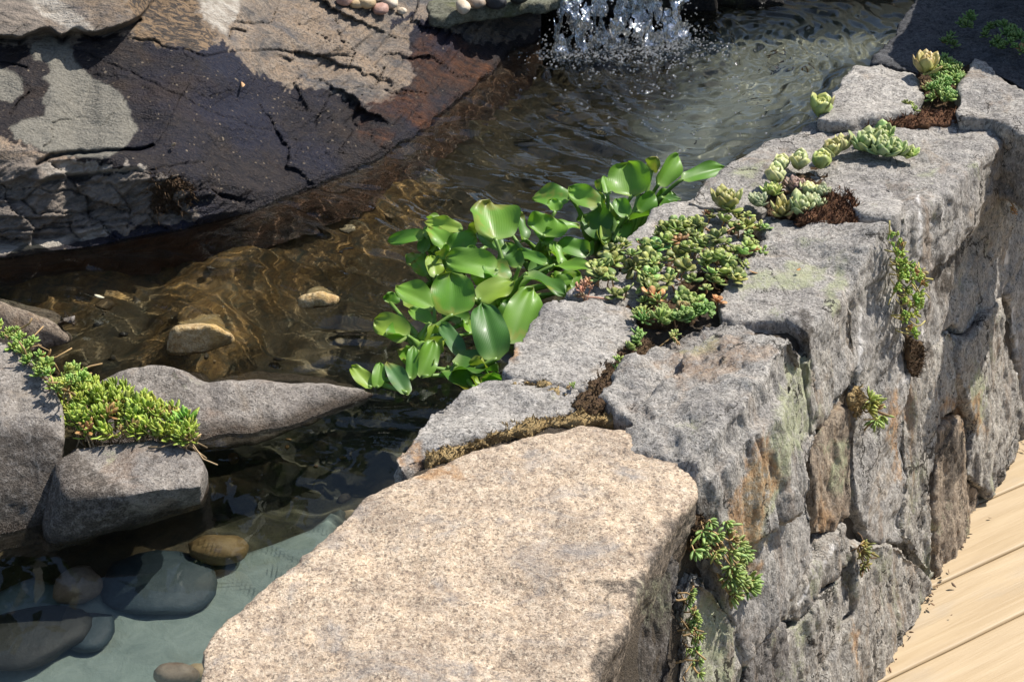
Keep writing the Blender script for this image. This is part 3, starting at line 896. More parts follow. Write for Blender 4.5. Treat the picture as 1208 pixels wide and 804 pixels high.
cap([(1130, 136), (1138, 90), (1152, 70), (1168, 82), (1210, 110), (1290, 130), (1290, 205), (1192, 150), (1170, 138)], 0.03, 0.12, M['granite_cap_face'], 10, face=[(1186, 160), (1215, 128), (1290, 135), (1300, 440), (1212, 500), (1204, 440), (1191, 345), (1193, 250)], foff=-0.01)
cap([(1030, 72), (1056, 40), (1078, 10), (1090, -40), (1330, -60), (1330, 120), (1215, 108), (1168, 80), (1150, 68), (1100, 82), (1060, 80)], 0.012, 0.10, M['granite_shade'], 12, tilt=(0, 0.0), label='shaded capstone, the shade also darkened into its colour')
cap([(270, 1010), (560, 1010), (690, 910), (640, 1180), (400, 1400), (180, 1300), (190, 1060)], 0.0, 0.12, g, 13, voxel=0.01)
face_stone([(974, 386), (1002, 354), (1011, 364), (1017, 420), (1011, 461), (985, 486), (957, 514), (954, 470), (956, 428)], fc, 21, -0.006)
face_stone([(957, 519), (998, 478), (1009, 500), (1010, 560), (1006, 602), (985, 630), (975, 634), (963, 630), (961, 590)], br, 22, -0.004)
face_stone([(690, 860), (722, 730), (762, 684), (796, 650), (806, 660), (806, 700), (798, 760), (800, 860)], dk, 23, 0.012)
face_stone([(809, 700), (826, 670), (842, 668), (868, 742), (878, 776), (868, 860), (803, 860)], fc, 24, 0.004)
face_stone([(913, 722), (960, 667), (976, 642), (1000, 613), (1008, 640), (1004, 664), (990, 670), (962, 699), (944, 734), (926, 733)], fc, 25, -0.002)
face_stone([(944, 740), (966, 702), (1000, 675), (1007, 690), (1007, 722), (985, 757), (966, 800), (962, 850), (934, 850), (930, 762)], fc, 26, 0.004)
face_stone([(872, 860), (882, 778), (906, 744), (924, 736), (930, 762), (932, 860)], dk, 27, 0.004)
face_stone([(1011, 642), (1066, 642), (1085, 662), (1104, 692), (1072, 752), (1040, 806), (1010, 870), (967, 860), (970, 800), (988, 758), (1010, 725)], fc, 28, 0.0)
face_stone([(1059, 457), (1086, 426), (1101, 413), (1124, 387), (1132, 402), (1130, 440), (1134, 460), (1128, 484), (1108, 502), (1100, 560), (1103, 686), (1086, 660), (1068, 638), (1072, 560), (1064, 482)], fc, 29, -0.004)
face_stone([(1136, 402), (1142, 398), (1182, 350), (1188, 380), (1200, 440), (1205, 520), (1186, 554), (1170, 588), (1142, 560), (1151, 505), (1138, 460), (1134, 440)], fc, 30, 0.0)
face_stone([(1107, 505), (1130, 490), (1148, 510), (1140, 560), (1167, 592), (1140, 640), (1106, 692), (1102, 600)], br, 31, -0.01)
face_stone([(1206, 445), (1212, 505), (1300, 445), (1300, 560), (1250, 600), (1208, 545)], fc, 32, -0.004)
# mortared core behind the stones
top_in = at([250, 480, 610, 700, 830, 950, 1040, 1100, 1320], [1300, 560, 440, 340, 245, 160, 80, 20, -40], -0.014)
top_out = np.array([fpt(x_, y_, -0.03) for x_, y_ in [(560, 1300), (815, 590), (900, 480), (975, 360), (1040, 275), (1130, 200), (1185, 160), (1240, 120), (1330, 100)]])
top_out[:, 2] = -0.014
mbc = MB()
ring_t = np.vstack([top_in, top_out[::-1]])
ring_b = ring_t.copy()
ring_b[:, 2] = -0.74
ring_b[len(top_in):] += NH * 0.14
mbc.add(*prism(ring_b, ring_t))
cme = stone_mesh('core', [prism(ring_b, ring_t)], 0.012, 2, ((12, 0.006), (40, 0.004)), None, 77)
link('core', cme, M['core'], wall)

# ------------------------------------------------------------------ wooden deck at the foot of the wall
DZ = -0.60


def deck_mat():
    t = NT('deck_wood')
    co = t.n('TexCoord').outputs['Object']
    rnd = t.n('ObjectInfo').outputs['Random']
    off = t.n('CombineXYZ', {0: t.math('MULTIPLY', rnd, 9.0), 1: t.math('MULTIPLY', rnd, 5.0), 2: 0.0}).outputs[0]
    co = t.n('VectorMath', {0: co, 1: off}, operation='ADD').outputs[0]
    rt = t.mapping(co, (1, 1, 1), (0, 0, -DECK_A))
    gr = t.mapping(rt, (0.06, 1.0, 1.0))
    n1 = t.noise(gr, 60, 5, 0.65, 0.3)
    n2 = t.noise(t.mapping(rt, (0.35, 1, 1)), 9, 4, 0.6)
    n3 = t.noise(rt, 60, 4, 0.7)
    c = t.mix(t.ramp(n1, 0.35, 0.65), (0.35, 0.255, 0.145), (0.42, 0.318, 0.192))
    c = t.mix(t.ramp(n2, 0.52, 0.68, 0, 0.7), c, (0.30, 0.25, 0.19))
    c = t.mix(t.ramp(n1, 0.30, 0.18, 0, 0.5), c, (0.26, 0.18, 0.10))
    c = t.mix(t.ramp(n3, 0.68, 0.76, 0, 0.35), c, (0.30, 0.24, 0.18))
    return t.surf(t.principled(Base_Color=c, Roughness=0.6, Normal=t.bump(n1, 0.5, 0.003)))


s1a, s1b = at(1048, 800, DZ), at(1208, 722, DZ)
s2a, s2b = at(1109, 687.5, DZ), at(1208, 640, DZ)
s3a, s3b = at(1169, 587, DZ), at(1208, 569, DZ)
dv = s1b - s1a
DECK_A = math.atan2(dv[1], dv[0])
dirx = np.array([math.cos(DECK_A), math.sin(DECK_A), 0])
diry = np.array([-math.sin(DECK_A), math.cos(DECK_A), 0])
q0, q1, q2 = (float(p @ diry) for p in (s1a, s2a, s3a))
print('deck angle', math.degrees(DECK_A), 'seams', q0, q1, q2)
M['deck'] = deck_mat()
deck = empty('wooden_deck', (1.0, 1.9, DZ), 'weathered pale timber deck boards running up to the wall foot', 'deck')
pw = (q2 - q0) / 2
for k in range(-5, 9):
    ya, yb = q0 + pw * k + 0.0006, q0 + pw * (k + 1) - 0.0006
    sec = []
    nseg = 6
    r = 0.005
    for i in range(nseg + 1):
        a = math.pi / 2 * i / nseg
        sec.append((ya + r - r * math.sin(a), -r + r * math.cos(a)) if False else (ya + r - r * math.cos(a), -r + r * math.sin(a)))
    for i in range(1, 12):
        f = i / 12
        sec.append((ya + r + (yb - ya - 2 * r) * f, -0.0012 * math.sin(math.pi * f)))
    for i in range(nseg + 1):
        a = math.pi / 2 * i / nseg
        sec.append((yb - r + r * math.sin(a), -r + r * math.cos(a)))
    sec += [(yb, -0.03), (ya, -0.03)]
    sec = np.array(sec)
    rows = []
    L = np.arange(0, 2.4, 0.05)
    for j, l in enumerate(L):
        row = []
        for (yy, zz) in sec:
            # start of the board follows the foot of the wall
            t0 = (-0.4526 - 0.03 - yy * (diry @ NH)) / (dirx @ NH)
            row.append(dirx * (t0 + l) + diry * yy + np.array([0, 0, DZ + zz]))
        rows.append(np.array(row))
    V = np.vstack(rows)
    V[:, 2] += 0.0008 * fbm(V, 9, 2, 60 + k)
    ns = len(sec)
    Fc = [(j * ns + i, j * ns + (i + 1) % ns, (j + 1) * ns + (i + 1) % ns, (j + 1) * ns + i) for j in range(len(L) - 1) for i in range(ns)]
    Fc += [tuple(range(ns))[::-1], tuple((len(L) - 1) * ns + i for i in range(ns))]
    bm = fix_normals(V, Fc)
    me = bpy.data.meshes.new('board')
    bm.to_mesh(me)
    bm.free()
    smooth(me)
    link('board', me, M['deck'], deck)

# ------------------------------------------------------------------ boulders and stones in the water
def boulder(name, hulls, m, label, cat='rock', voxel=0.0055, sm=4, seed=0, disp=((7, 0.009), (28, 0.003), (90, 0.0012)), group=None):
    pcs = []
    for h in hulls:
        a = np.array(h, float)
        pcs.append(hull(at(a[:, 0], a[:, 1], a[:, 2])))
    me = paint(stone_mesh(name, pcs, voxel, sm, disp, None, seed, 0.2))
    co = np.empty(len(me.vertices) * 3)
    me.vertices.foreach_get('co', co)
    co = co.reshape(-1, 3)
    org = (*(co[:, :2].mean(0)), co[:, 2].min())
    return tag(link(name, me, m, None, org), label, cat, group)


bg_ = M['boulder_grey']
boulder('boulder', [[(-140, 380, 0.0), (-60, 392, 0.0), (0, 402, 0.0), (32, 420, -0.002), (62, 450, -0.01), (76, 482, -0.02), (78, 520, -0.035), (-150, 470, -0.0), (0, 476, -0.012), (72, 512, -0.035), (80, 600, -0.14), (62, 655, -0.15), (0, 672, -0.15), (-160, 690, -0.15), (60, 560, -0.24), (0, 640, -0.28), (-100, 440, -0.25), (40, 470, -0.2)]],
        bg_, 'large grey boulder at the water edge left of the bright sedum', 'boulder', seed=3)
boulder('boulder', [[(66, 545, -0.058), (86, 529, -0.054), (180, 525, -0.052), (232, 536, -0.056), (243, 550, -0.06), (240, 574, -0.066), (160, 582, -0.058), (84, 580, -0.058), (55, 655, -0.14), (150, 634, -0.14), (241, 610, -0.14), (246, 575, -0.14), (70, 600, -0.25), (235, 575, -0.25), (150, 560, -0.25)]],
        bg_, 'squared low grey block under the bright sedum with flat sunlit top', 'boulder', seed=4, sm=2)
boulder('boulder', [[(96, 462, -0.09), (150, 441, -0.072), (190, 430, -0.058), (216, 434, -0.058), (238, 452, -0.075), (250, 534, -0.135), (110, 540, -0.135), (250, 555, -0.22), (130, 470, -0.2), (90, 500, -0.15), (240, 470, -0.2)],
                    [(200, 450, -0.075), (250, 452, -0.082), (300, 451, -0.084), (385, 452, -0.092), (440, 460, -0.112), (455, 466, -0.125), (250, 534, -0.135), (300, 527, -0.135), (345, 510, -0.135), (400, 489, -0.135), (452, 472, -0.14), (250, 560, -0.23), (345, 535, -0.22), (430, 480, -0.18), (300, 465, -0.2)]],
        bg_, 'long wedge shaped grey boulder tapering to a point towards the water hyacinth', 'boulder', seed=6)
boulder('rock', [[(-50, 348, -0.055), (0, 361, -0.06), (22, 367, -0.072), (60, 384, -0.092), (80, 399, -0.112), (83, 404, -0.13), (30, 424, -0.14), (-40, 440, -0.14), (-30, 375, -0.2), (70, 395, -0.2), (20, 380, -0.2)]],
        M['granite_brown'], 'small brownish rock poking from the water behind the left boulder', voxel=0.004, sm=3, seed=8)
boulder('rock', [[(62, 384, -0.118), (74, 374, -0.1), (89, 374, -0.1), (95, 386, -0.125), (72, 393, -0.135), (80, 384, -0.18)]], bg_, 'tiny dark wet rock beside the small brownish rock in the water', voxel=0.003, sm=3, seed=9)
boulder('rock', [[(208, 388, -0.088), (250, 384, -0.082), (273, 396, -0.098), (274, 404, -0.125), (238, 414, -0.128), (203, 420, -0.132), (203, 402, -0.108), (215, 405, -0.2), (262, 398, -0.2)]], M['boulder_gold'], 'angular golden brown rock breaking the water surface', voxel=0.0035, sm=3, seed=10)
boulder('rock', [[(354, 355, -0.115), (376, 348, -0.104), (398, 354, -0.116), (386, 361, -0.123), (362, 363, -0.123), (376, 356, -0.17)]], M['boulder_gold'], 'flat buff stone just showing above the brown shallow water', voxel=0.003, sm=3, seed=12)


def pebble(name, px, py, z, rx, ry, rz, m, label, cat='pebble', group=None, seed=0, rot=0.0, sub=3):
    bm = bmesh.new()
    bmesh.ops.create_icosphere(bm, subdivisions=sub, radius=1)
    V = np.array([v.co[:] for v in bm.verts])
    Fc = [[v.index for v in f.verts] for f in bm.faces]
    bm.free()
    V = np.sign(V) * np.abs(V) ** 0.9
    V = V * (1 + 0.16 * fbm(V, 1.1, 2, seed)[:, None])
    V = V * np.array([rx, ry, rz])
    c, s_ = math.cos(rot), math.sin(rot)
    V = V @ np.array([[c, s_, 0], [-s_, c, 0], [0, 0, 1]])
    P = at(px, py, z)
    org = P - np.array([0, 0, rz])
    return tag(link(name, new_mesh(name, V + P, Fc), m, None, org), label, cat, group)


def plain_stone(name, a, b, spk=0.3):
    t = NT(name)
    co = t.n('TexCoord').outputs['Object']
    n1, n2 = t.noise(co, 60, 5, 0.65), t.noise(co, 300, 3)
    c = t.mix(t.ramp(n1, 0.35, 0.65), a, b)
    c = t.mix(t.ramp(n2, 0.6, 0.7, 0, spk), c, tuple(x * 0.5 for x in a))
    return t.surf(t.principled(Base_Color=c, Roughness=0.65, Normal=t.bump(n1, 0.6, 0.003)))


M['sky_tint_peb'] = plain_stone('sky_tint_stone', (0.022, 0.040, 0.050), (0.040, 0.062, 0.072))  # blue of the sky reflection put into the stone colour
M['brown_peb'] = plain_stone('brown_stone', (0.14, 0.09, 0.035), (0.24, 0.165, 0.07))
M['pink_peb'] = plain_stone('pinkish_stone', (0.20, 0.14, 0.095), (0.32, 0.25, 0.185))
M['dark_peb'] = plain_stone('dark_stone', (0.011, 0.013, 0.011), (0.02, 0.022, 0.02))
M['cream_peb'] = plain_stone('cream_stone', (0.45, 0.36, 0.25), (0.58, 0.50, 0.39), 0.15)
M['ochre_peb'] = plain_stone('ochre_stone', (0.36, 0.25, 0.13), (0.48, 0.36, 0.21), 0.15)
M['red_peb'] = plain_stone('red_stone', (0.30, 0.17, 0.13), (0.40, 0.25, 0.20), 0.15)
M['black_peb'] = plain_stone('black_stone', (0.02, 0.02, 0.022), (0.035, 0.035, 0.04), 0.0)
pebble('river_stone', 195, 737, -0.285, 0.073, 0.060, 0.015, M['sky_tint_peb'], 'large smooth slate blue oval stone lying under water', 'stone', seed=4)
pebble('river_stone', 266, 694, -0.268, 0.037, 0.024, 0.022, M['brown_peb'], 'brown oval stone at the water surface above the sky tinted stone', 'stone', seed=5)
pebble('river_stone', 101, 736, -0.262, 0.026, 0.026, 0.028, M['pink_peb'], 'mottled brown rounded stone left of the sky tinted stone', 'stone', seed=6)
pebble('river_stone', 38, 800, -0.275, 0.068, 0.05, 0.016, M['dark_peb'], 'big dark submerged stone in the lower left corner', 'stone', seed=7, rot=0.2)
pebble('river_stone', 118, 795, -0.285, 0.026, 0.035, 0.013, M['sky_tint_peb'], 'small blue grey submerged stone beside the big dark stone', 'stone', seed=8)
pebble('river_stone', 212, 838, -0.26, 0.024, 0.015, 0.018, M['pink_peb'], 'pinkish stone at the bottom edge beside the tan capstone', 'stone', seed=9)
pebble('river_stone', 240, 838, -0.275, 0.012, 0.012, 0.012, M['ochre_peb'], 'little orange stone touching the tan capstone foot', 'stone', seed=10)


M['gravel'] = attr_leaf('gravel_stone', 0.0, 0.7, 0.3)
mb = MB()
GV, GF = None, None
bmg = bmesh.new()
bmesh.ops.create_icosphere(bmg, subdivisions=2, radius=1)
GV = np.array([v.co[:] for v in bmg.verts])
GF = [[v.index for v in f.verts] for f in bmg.faces]
bmg.free()
rgv = np.random.default_rng(31)
bedP = np.column_stack([np.repeat(bx[None, :], len(by), 0).ravel(), np.repeat(by[:, None], len(bx), 1).ravel(), Zb])
okb = np.where((bedP[:, 0] > -0.95) & (bedP[:, 0] < 0.9) & (bedP[:, 1] > 1.62) & (bedP[:, 1] < 3.1) & (((bedP[:, :2] - FA[:2]) @ NH[:2]) < -0.34))[0]
for i in rgv.choice(okb, 420):
    r = 0.003 + 0.011 * rgv.random() ** 2.5
    V_ = GV * (1 + 0.22 * fbm(GV + i, 1.3, 2, 7)[:, None]) * np.array([1, rgv.uniform(0.6, 1), rgv.uniform(0.4, 0.7)]) * r
    a_ = rgv.uniform(0, 6.28)
    V_ = V_ @ np.array([[math.cos(a_), math.sin(a_), 0], [-math.sin(a_), math.cos(a_), 0], [0, 0, 1]])
    mb.add(V_ + bedP[i] + np.array([0, 0, 0.2 * r]), GF, np.array([[0.16, 0.11, 0.06], [0.09, 0.075, 0.055], [0.24, 0.19, 0.12], [0.06, 0.055, 0.05], [0.20, 0.12, 0.05]][rgv.integers(0, 5)]) * rgv.uniform(0.6, 1.3))
tag(mb.build('gravel', M['gravel'], None, (0, 2, -0.3)), 'small mixed gravel strewn over the pond bed', 'gravel', kind='stuff')

# ------------------------------------------------------------------ the spring: spill slab, rocks round it, falling water
def vy(px, py, y):
    d = ray(px, py)
    return CAM + d * (y / d[..., 1])[..., None]


def front_rock(name, poly, y, depth, m, label, voxel=0.006, seed=0, sm=3, disp=((8, 0.008), (30, 0.005), (90, 0.002)), cat='rock'):
    a = np.array(poly, float)
    Fp = rough_outline(vy(a[:, 0], a[:, 1], y), 0.02, 0.005, seed)
    me = stone_mesh(name, [prism(Fp + np.array([0, depth, 0]), Fp)], voxel, sm, disp, None, seed, 0.4)
    co = np.empty(len(me.vertices) * 3)
    me.vertices.foreach_get('co', co)
    co = co.reshape(-1, 3)
    return tag(link(name, me, m, None, (*(co[:, :2].mean(0)), co[:, 2].min())), label, cat)


SY = float(at(600, 60, WATER)[1])
front_rock('rock', [(470, 2), (500, 26), (535, 27), (556, 32), (572, 46), (590, 60), (606, 70), (560, 80), (500, 60), (440, 20)], SY + 0.01, 0.10, M['pale_rock'], 'pale craggy rock propping the mossy spill slab', seed=41)
front_rock('rock', [(468, -45), (484, 17), (510, 20), (542, 3), (560, -20), (560, -60), (500, -70)], SY + 0.09, 0.3, M['pale_rock'], 'rough pale mortared rock beside the pebbles above the outcrop', seed=42)
a = np.array([(508, 21), (590, 8), (664, -4), (690, -40), (700, -110), (560, -90), (500, -20)], float)
P = at(a[:, 0], a[:, 1], -0.014)
P = rough_outline(P, 0.02, 0.006, 43)
me = stone_mesh('spill_slab', [prism(P - np.array([0, 0, 0.024]), P)], 0.005, 2, ((8, 0.003), (30, 0.003), (90, 0.0015)), None, 43, 0.3)
tag(link('spill_slab', me, M['spill_stone'], None, P.mean(0) - [0, 0, 0.024]), 'flat mossy spill slab jutting over the dark cavity by the waterfall', 'stone slab')
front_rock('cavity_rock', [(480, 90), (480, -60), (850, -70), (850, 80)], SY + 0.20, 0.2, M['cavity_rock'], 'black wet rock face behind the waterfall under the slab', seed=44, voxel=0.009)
front_rock('rock', [(800, 14), (806, -6), (850, -12), (905, -8), (925, 4), (920, 14)], 3.17, 0.3, M['cavity_rock'], 'dark rock at the far water edge just right of the waterfall', seed=45)
front_rock('rock', [(915, 12), (925, -4), (1000, -12), (1055, -6), (1060, 8)], 3.21, 0.3, M['granite_brown'], 'brown rock on the far bank beyond the shallow sandy water', seed=46)
front_rock('rock', [(1058, 6), (1062, -20), (1200, -40), (1240, 10), (1100, 20)], 3.26, 0.3, M['granite_brown'], 'brown bank rock half hidden behind the shaded capstone', seed=47)
for i, (px, py, z, r, mk, lb) in enumerate([(421, 5, 0.165, 0.012, 'ochre_peb', 'small ochre pebble leftmost on the outcrop shelf'), (433, 3, 0.17, 0.017, 'ochre_peb', 'big tan pebble between cream pebbles above the outcrop'), (449, 11, 0.145, 0.017, 'red_peb', 'flat reddish pebble in front of the cream pebbles'),
                                            (460, 2, 0.16, 0.021, 'cream_peb', 'big cream pebble behind the reddish pebble'), (474, 13, 0.13, 0.0095, 'cream_peb', 'small white pebble beside the reddish pebble'), (444, -4, 0.18, 0.014, 'cream_peb', 'cream pebble at the top edge of the photo'),
                                            (407, 0, 0.185, 0.016, 'red_peb', 'brown pebble at the far left of the pebble shelf'),
                                            (546, 8, 0.0, 0.018, 'cream_peb', 'cream pebble on the spill slab, front one of two'), (561, 3, 0.002, 0.018, 'pink_peb', 'pinkish pebble behind the cream one on the spill slab'), (584, 1, 0.0, 0.022, 'black_peb', 'black pebble on the spill slab'),
                                            (612, -3, 0.0, 0.018, 'dark_peb', 'dark grey pebble on the spill slab beside the black one')]):
    if i < 7:
        j = int(np.argmin((PX - px) ** 2 + (PY - max(py, 0)) ** 2))
        z = Pw[j][2] + 0.4 * r
    pebble('pebble', px, py, z, r, r * 0.8, r * 0.62, M[mk], lb, seed=60 + i, rot=i * 0.7, group='pebbles round the spring')


def fall_mat():
    t = NT('falling_water')
    co = t.n('TexCoord').outputs['Object']
    n1 = t.noise(t.mapping(co, (1, 1, 0.35)), 70, 4, 0.6, 0.4)
    nrm = t.bump(n1, 0.7, 0.02)
    fr = t.n('LayerWeight', {'Blend': 0.55, 'Normal': nrm}).outputs['Fresnel']
    gl = t.n('BsdfGlossy', {'Color': (1, 1, 1), 'Roughness': 0.10, 'Normal': nrm}).outputs[0]
    tr = t.n('BsdfTransparent', {'Color': (0.86, 0.88, 0.88)}).outputs[0]
    df = t.n('BsdfTranslucent', {'Color': (0.95, 0.95, 0.95), 'Normal': nrm}).outputs[0]
    n2 = t.noise(t.mapping(co, (1, 1, 0.5)), 75, 5, 0.7, 0.8)
    a = t.n('MixShader', {0: fr, 1: tr, 2: gl}).outputs[0]
    return t.surf(t.n('MixShader', {0: t.ramp(n2, 0.54, 0.64, 0, 0.5), 1: a, 2: df}).outputs[0])


M['fall'] = fall_mat()


def clear_mat():
    t = NT('clear_drop')
    gl = t.n('BsdfGlossy', {'Color': (1, 1, 1), 'Roughness': 0.02}).outputs[0]
    tr = t.n('BsdfTransparent', {'Color': (0.92, 0.94, 0.95)}).outputs[0]
    fr = t.n('LayerWeight', {'Blend': 0.4}).outputs['Fresnel']
    b_ = t.n('MixShader', {0: fr, 1: tr, 2: gl}).outputs[0]
    wh = t.n('AddShader', {0: t.n('BsdfTranslucent', {'Color': (0.4, 0.4, 0.4)}).outputs[0], 1: t.n('BsdfDiffuse', {'Color': (0.4, 0.4, 0.4)}).outputs[0]}).outputs[0]
    return t.surf(t.n('MixShader', {0: 0.22, 1: b_, 2: wh}).outputs[0])


M['drop'] = clear_mat()
p0, p1 = at(652, 62, WATER), at(812, 46, WATER)
fall = empty('waterfall', (p0 + p1) / 2, 'clear broken curtain of water falling from the spill slab', 'waterfall')
for layer, (thr, off, sd) in enumerate([(0.06, 0.0, 3), (-0.08, -0.014, 8)]):
    nu, nv = 190, 70
    U, Vv = np.meshgrid(np.linspace(0, 1, nu), np.linspace(0, 1, nv))
    U, Vv = U.ravel(), Vv.ravel()
    ztop, zbot = -0.006, WATER - 0.01
    base = p0 + (p1 - p0) * U[:, None]
    drop = Vv ** 1.25
    zz = ztop + (zbot - ztop) * drop
    outw = -0.004 - 0.05 * np.sqrt(Vv) + off
    q = np.stack([U * 0.26, zz * 0.55, np.zeros(nu * nv) + sd], 1)
    n_ = fbm(q, 38, 3, sd)
    n2 = fbm(q, 110, 2, sd + 9)
    yy = base[:, 1] + 0.05 + outw + 0.013 * n_ * Vv ** 0.5 + 0.003 * n2
    xx = base[:, 0] + 0.006 * fbm(q, 60, 2, sd + 4) * Vv
    V = np.stack([xx, yy, zz], 1)
    fc_ = grid_faces(nu, nv)
    hole = (fbm(q * np.array([1, 0.9, 1]), 55, 3, sd + 20) + 0.25 * (Vv - 0.4)) > thr
    keep = ~(hole[fc_].sum(1) >= 3)
    me = new_mesh('water_curtain', V, fc_[keep])
    link('water_curtain', me, M['fall'], fall)
mb = MB()
for k in range(9):
    u = rng.uniform(0.02, 0.98)
    b = p0 + (p1 - p0) * u
    n = 18
    f = np.linspace(0, 1, n)
    pts = np.stack([b[0] + 0.006 * np.cumsum(rng.normal(0, 0.6, n)), b[1] + 0.045 - 0.055 * np.sqrt(f) - rng.uniform(0, 0.012), -0.006 + (WATER - 0.004) * f ** 1.25], 1)
    mb.add(*tube(pts, 0.0022 + 0.0022 * np.abs(rng.normal(0, 1, n)) * rng.uniform(0.5, 1.1), 7))
mb.build('strand', M['fall'], fall)


def icos(r=1, sub=1):
    bm = bmesh.new()
    bmesh.ops.create_icosphere(bm, subdivisions=sub, radius=r)
    V = np.array([v.co[:] for v in bm.verts])
    Fc = [[v.index for v in f.verts] for f in bm.faces]
    bm.free()
    return V, Fc


IV, IF = icos(1, 2)
mb = MB()
for k in range(700):
    u = rng.uniform(-0.08, 1.08)
    b = p0 + (p1 - p0) * u
    c = b + np.array([rng.normal(0, 0.012), rng.normal(-0.03, 0.03), abs(rng.normal(0, 0.03))])
    mb.add(IV * rng.uniform(0.0005, 0.0019) + c, IF)
tag(mb.build('splash_droplets', M['drop'], None, (p0 + p1) / 2), 'spray of droplets thrown up at the foot of the waterfall', 'splash', kind='stuff')
mb = MB()
for k in range(1400):
    d_ = abs(rng.normal(0, 0.24)) if k > 1000 else abs(rng.normal(0, 0.045))
    b = p0 + (p1 - p0) * rng.uniform(0, 1.05)
    c = b + np.array([rng.normal(0, 0.05) + 0.3 * d_, -d_, 0.0])
    if c[1] < 2.2 or c[0] > 0.45 + (c[1] - 2.2) * 0.75:
        continue
    c[2] = WATER + 0.0005
    mb.add(IV * np.array([1, 1, 0.75]) * rng.uniform(0.0007, 0.0028) + c, IF)
tag(mb.build('foam_bubbles', M['drop'], None, (p0 + p1) / 2), 'bubbles floating away from the waterfall', 'bubbles', kind='stuff')

# ------------------------------------------------------------------ unseen boulder added beyond the wall end to shade the far capstone
sh = np.array([(1046, 66), (1100, 74), (1150, 66), (1168, 78), (1215, 108), (1330, 126), (1340, -40), (1095, -50)], float)
Ps = at(sh[:, 0], sh[:, 1], 0.02)
Sv = np.array(S)
pts = np.vstack([Ps + Sv * 0.42, Ps[[2, 3, 4, 5]] + Sv * 0.62 + np.array([0.25, 0.15, 0.1]), np.array([(1.55, 3.9, -0.72), (2.3, 3.4, -0.72), (2.4, 4.3, -0.72), (1.6, 4.5, -0.72), (2.1, 3.5, 0.5), (2.2, 4.2, 0.6)])])
me = stone_mesh('shade_caster', [hull(pts)], 0.03, 2, ((3, 0.02), (12, 0.008)), None, 91)
tag(link('shade_caster', me, M['granite_grey'], None, (2.0, 3.9, -0.75)), 'unseen leaning boulder added to shade the far end of the wall', 'boulder')

# ------------------------------------------------------------------ trees beyond the pond, seen in the water
def bark_mat():
    t = NT('bark')
    co = t.n('TexCoord').outputs['Object']
    n1 = t.noise(t.mapping(co, (1, 1, 0.2)), 22, 5, 0.7)
    return t.surf(t.principled(Base_Color=t.mix(t.ramp(n1, 0.35, 0.65), (0.05, 0.035, 0.025), (0.14, 0.11, 0.08)), Roughness=0.9, Normal=t.bump(n1, 0.8, 0.03)))


M['bark'] = bark_mat()
M['tree_leaf'] = attr_leaf('tree_leaf', 0.2, 0.5)


def tree(x, y, h, r, label, seed, col):
    rg = np.random.default_rng(seed)
    root = empty('tree', (x, y, 0.05), label, 'tree', 'trees beyond the pond')
    mb = MB()
    n = 9
    f = np.linspace(0, 1, n)
    tp = np.stack([x + 0.12 * np.cumsum(rg.normal(0, 0.4, n)) * f, y + 0.12 * np.cumsum(rg.normal(0, 0.4, n)) * f, -0.1 + f * h * 0.8], 1)
    mb.add(*tube(tp, 0.13 * (1 - 0.8 * f) * h / 5, 9))
    cl = []
    for k in range(9):
        i = rg.integers(2, n - 1)
        a = rg.uniform(0, 2 * math.pi)
        e = tp[i] + np.array([math.cos(a), math.sin(a), 0.45]) * rg.uniform(0.5, 1) * r * (1.1 - 0.5 * i / n)
        mid_ = (tp[i] + e) / 2 + np.array([0, 0, -0.1])
        mb.add(*tube([tp[i], mid_, e], [0.045, 0.03, 0.01], 6))
        cl += [(e, rg.uniform(0.3, 0.55) * r), (mid_, rg.uniform(0.25, 0.4) * r)]
    cl.append((tp[-1], 0.5 * r))
    mb.build('trunk', M['bark'], root)
    N_ = 9000
    ci = rg.integers(0, len(cl), N_)
    cc = np.array([c for c, _ in cl])[ci]
    cr = np.array([q_ for _, q_ in cl])[ci]
    d = rg.normal(0, 1, (N_, 3))
    d /= np.linalg.norm(d, axis=1)[:, None]
    p = cc + d * (cr * rg.uniform(0.3, 1, N_) ** 0.5)[:, None] * np.array([1, 1, 0.7])
    ax = rg.normal(0, 1, (N_, 3))
    ax /= np.linalg.norm(ax, axis=1)[:, None]
    bx_ = np.cross(ax, rg.normal(0, 1, (N_, 3)))
    bx_ /= np.linalg.norm(bx_, axis=1)[:, None]
    s_ = rg.uniform(0.05, 0.10, N_)[:, None]
    V = np.stack([p - ax * s_, p - bx_ * s_ * 0.5, p + ax * s_, p + bx_ * s_ * 0.5], 1).reshape(-1, 3)
    Fq = np.arange(N_ * 4).reshape(-1, 4)
    cv = np.repeat(np.array(col) * rg.uniform(0.6, 1.4, (N_, 1)), 4, 0)
    me = new_mesh('crown', V, Fq, False)
    set_col(me, 'Col', cv)
    link('crown', me, M['tree_leaf'], root)


tree(-3.4, 7.6, 6.2, 1.7, 'tall dark tree standing left of centre beyond the pond', 1, (0.035, 0.065, 0.02))
tree(-1.0, 8.6, 5.6, 1.6, 'bushy dark tree straight behind the waterfall', 2, (0.04, 0.08, 0.02))
tree(3.4, 8.0, 6.4, 1.6, 'dark tree behind the far sandy shallows', 3, (0.03, 0.06, 0.02))
tree(-5.6, 4.6, 5.8, 1.8, 'broad dark tree on the far left bank', 4, (0.04, 0.07, 0.02))
tree(-0.4, 5.9, 3.0, 0.9, 'small green tree nearest behind the waterfall', 5, (0.05, 0.09, 0.025))
tree(-1.9, 5.6, 3.4, 1.0, 'young green tree on the bank above the outcrop', 6, (0.045, 0.085, 0.02))

